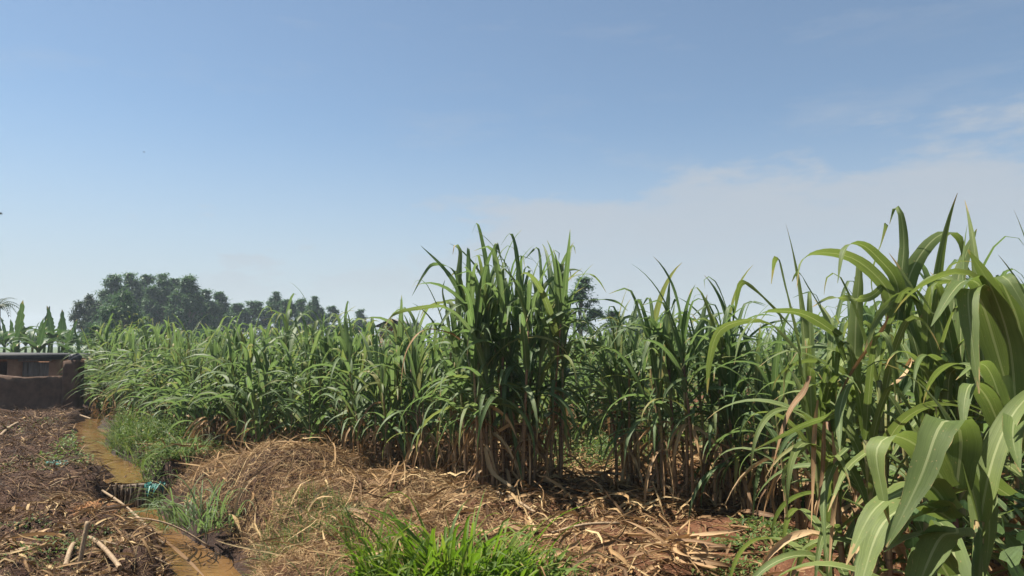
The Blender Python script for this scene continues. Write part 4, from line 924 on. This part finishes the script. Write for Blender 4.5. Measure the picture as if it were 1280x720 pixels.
tree('small round far tree above the cane of the right gap', 795, 390, 90, 14, ROUND, 7, 3.0, 'broadleaf_tree')
tree('second small far tree above the cane beside the upright clump', 828, 391, 95, 14, ROUND, 7, 3.0, 'broadleaf_tree')
tree('dark tree glimpsed between the leaves of the right clumps', 1005, 396, 50, 26, ROUND, 7, 3.0, 'broadleaf_tree')
for px, yt, d, hw, lab in ((118, 404, 46, 26, 'dark leafy bush below the broad-leaved tree beside the bananas'), (205, 407, 48, 26, 'leafy bush at the foot of the tall grove above the cane'), (165, 412, 42, 26, 'bush between the bright tree and the left cane'), (262, 408, 52, 24, 'bush under the right end of the tall grove')):
    tree(lab, px, yt, d, hw, ROUND, 7, 3.0, 'bush', cat='bush')

rng = np.random.default_rng(113)
def banana_lib():
    out = []
    for i in range(5):
        if i < 3: a = dict(th0=R(U(50, 75)), droop=R(U(70, 130)), power=1.4)
        else: a = dict(th0=R(U(78, 88)), droop=R(U(5, 25)), power=2)
        v, f, u, t = ribbons(1, L=U(1.9, 2.5), W=U(.45, .6), fold=.3, wave=.05, nseg=18, bw=.15, grow=.3, tipp=3, twist=U(-.5, .5), bend=U(-.3, .3), t=0.0, **a)
        jit = U(.6, 1.05, 19)   # wind-torn margins
        v = v.reshape(19, 3, 3); v[:, 0] = v[:, 1] + (v[:, 0] - v[:, 1]) * jit[:, None]; v[:, 2] = v[:, 1] + (v[:, 2] - v[:, 1]) * U(.6, 1.05, 19)[:, None]
        out.append(mesh_np('banana_leaf', v.reshape(-1, 3), f, u, t, M['banana']))
    V, F, u = tube(np.array([(0, 0, 0), (.02, 0, .8), (0, .03, 1.6), (.02, 0, 2.3)]), [.13, .11, .09, .06], 8); return out, mesh_np('pseudostem', V, F, u, None, M['weed'])
BL, BS = banana_lib()
for i, (px, yt, d) in enumerate(((-8, 396, 35), (8, 394, 38), (25, 386, 40), (42, 396, 36), (58, 390, 42), (67, 386, 39), (80, 392, 41), (90, 396, 38), (20, 406, 32), (50, 402, 31), (84, 408, 32), (100, 412, 30), (0, 399, 44), (16, 397, 46), (34, 398, 45), (49, 397, 47), (63, 399, 46), (75, 397, 48), (92, 399, 46), (108, 403, 44))):
    x, _, zt = at(px, yt, d); zb = h1(x, d); k = (zt - zb) / 4.1
    root = thing('banana_plant', 'banana plant, ' + ORD[i if i < 8 else i - 8 if i < 12 else i - 12] + ' from the left ' + ('in the tall middle row' if i < 8 else 'in the low front row by the shed' if i < 12 else 'in the hazy rear row'), 'banana plant', (x, d, zb), U(0, 6.28), 'banana plants behind the shed', float(k))
    obj('stem', BS, root)
    for q in range(9):
        up = q < 1; obj('leaf', BL[3 + int(U(0, 2))] if up else BL[int(U(0, 3))], root, (0, 0, 2.25 - .03 * q), (0, 0, q * 2.4 + U(-.4, .4)), U(.65, 1.0))
rng = np.random.default_rng(114)
def palm():
    d = 44; x, _, zt = at(-6, 383, d); zb = h1(x, d); root = thing('palm_tree', 'palm with dark drooping fronds poking in at the left edge', 'palm', (x, d, zb)); H = zt - zb
    t = np.linspace(0, 1, 8); V, F, u = tube(np.stack([.2 * np.sin(t * 2), 0 * t, t * H], 1), np.linspace(.2, .12, 8), 8); obj('trunk', mesh_np('palm_trunk', V, F, u, None, M['bark']), root)
    g = Geo(); n = 14; s = np.linspace(0, 1, n); rach = np.stack([1.3 * s, 0 * s, .45 * np.sin(s * 2.2) - .55 * s ** 2.2], 1); V, F, u = tube(rach, np.linspace(.03, .006, n), 4, False); g.add(V, F, u)
    for sd in (-1, 1):
        b = rach[1:]; m = n - 1; g.add(*ribbons(m, b, sd * R(1) * np.linspace(80, 25, m), R(-10), R(60), 1.2, 0, .7, 0, 0, np.linspace(.5, .22, m), .05, .2, 0, 4, 2))
    fm = g.mesh('frond', M['tree_dark'])
    for q in range(13): obj('frond', fm, root, (.2 * math.sin(2), 0, H - .05), (0, R(U(-35, 25)), q * 2.4), U(.8, 1.1))
palm()
def bird(label, px, py, d, span, rz):
    x, y, z = at(px, py, d); root = thing('bird', label, 'bird', (x, y, z), rz, None)
    t = np.linspace(-1, 1, 9); V, F, u = tube(np.stack([t * span * .32, 0 * t, 0 * t], 1), span * .09 * np.sqrt(np.clip(1 - t ** 2, .02, 1)), 8); obj('body', mesh_np('bird_body', V, F, u, None, M['bird']), root)
    for sd in (-1, 1):
        v = ribbons(1, th0=R(35), droop=R(60), power=1, L=span * .55, W=span * .22, nseg=6, cols=3, tipp=2.5, t=0.); obj('wing', mesh_np('wing', *v, M['bird']), root, (0, 0, 0), (0, 0, sd * R(90)))
bird('tiny dark bird high in the open sky at the left', 180, 190, 60, .28, .5)
bird('dark bird cut by the left edge of the picture', 0, 267, 45, .5, 1.2)

# ------------------------------------------------------------------ hazy air
def haze():
    g = Geo(); g.add(*boxv(-600, 600, -600, 600, -2.5, 24)); q = NT('haze'); v = q.n('ShaderNodeVolumePrincipled'); v.inputs['Color'].default_value = (.74, .87, 1, 1); v.inputs['Density'].default_value = HAZE_DENSITY
    v.inputs['Anisotropy'].default_value = .2
    q.l(v.outputs[0], q.out.inputs['Volume']); o = obj('haze', g.mesh('haze', q.m, False)); o['kind'] = 'stuff'; o['label'] = 'thin pale haze in the air'
haze()
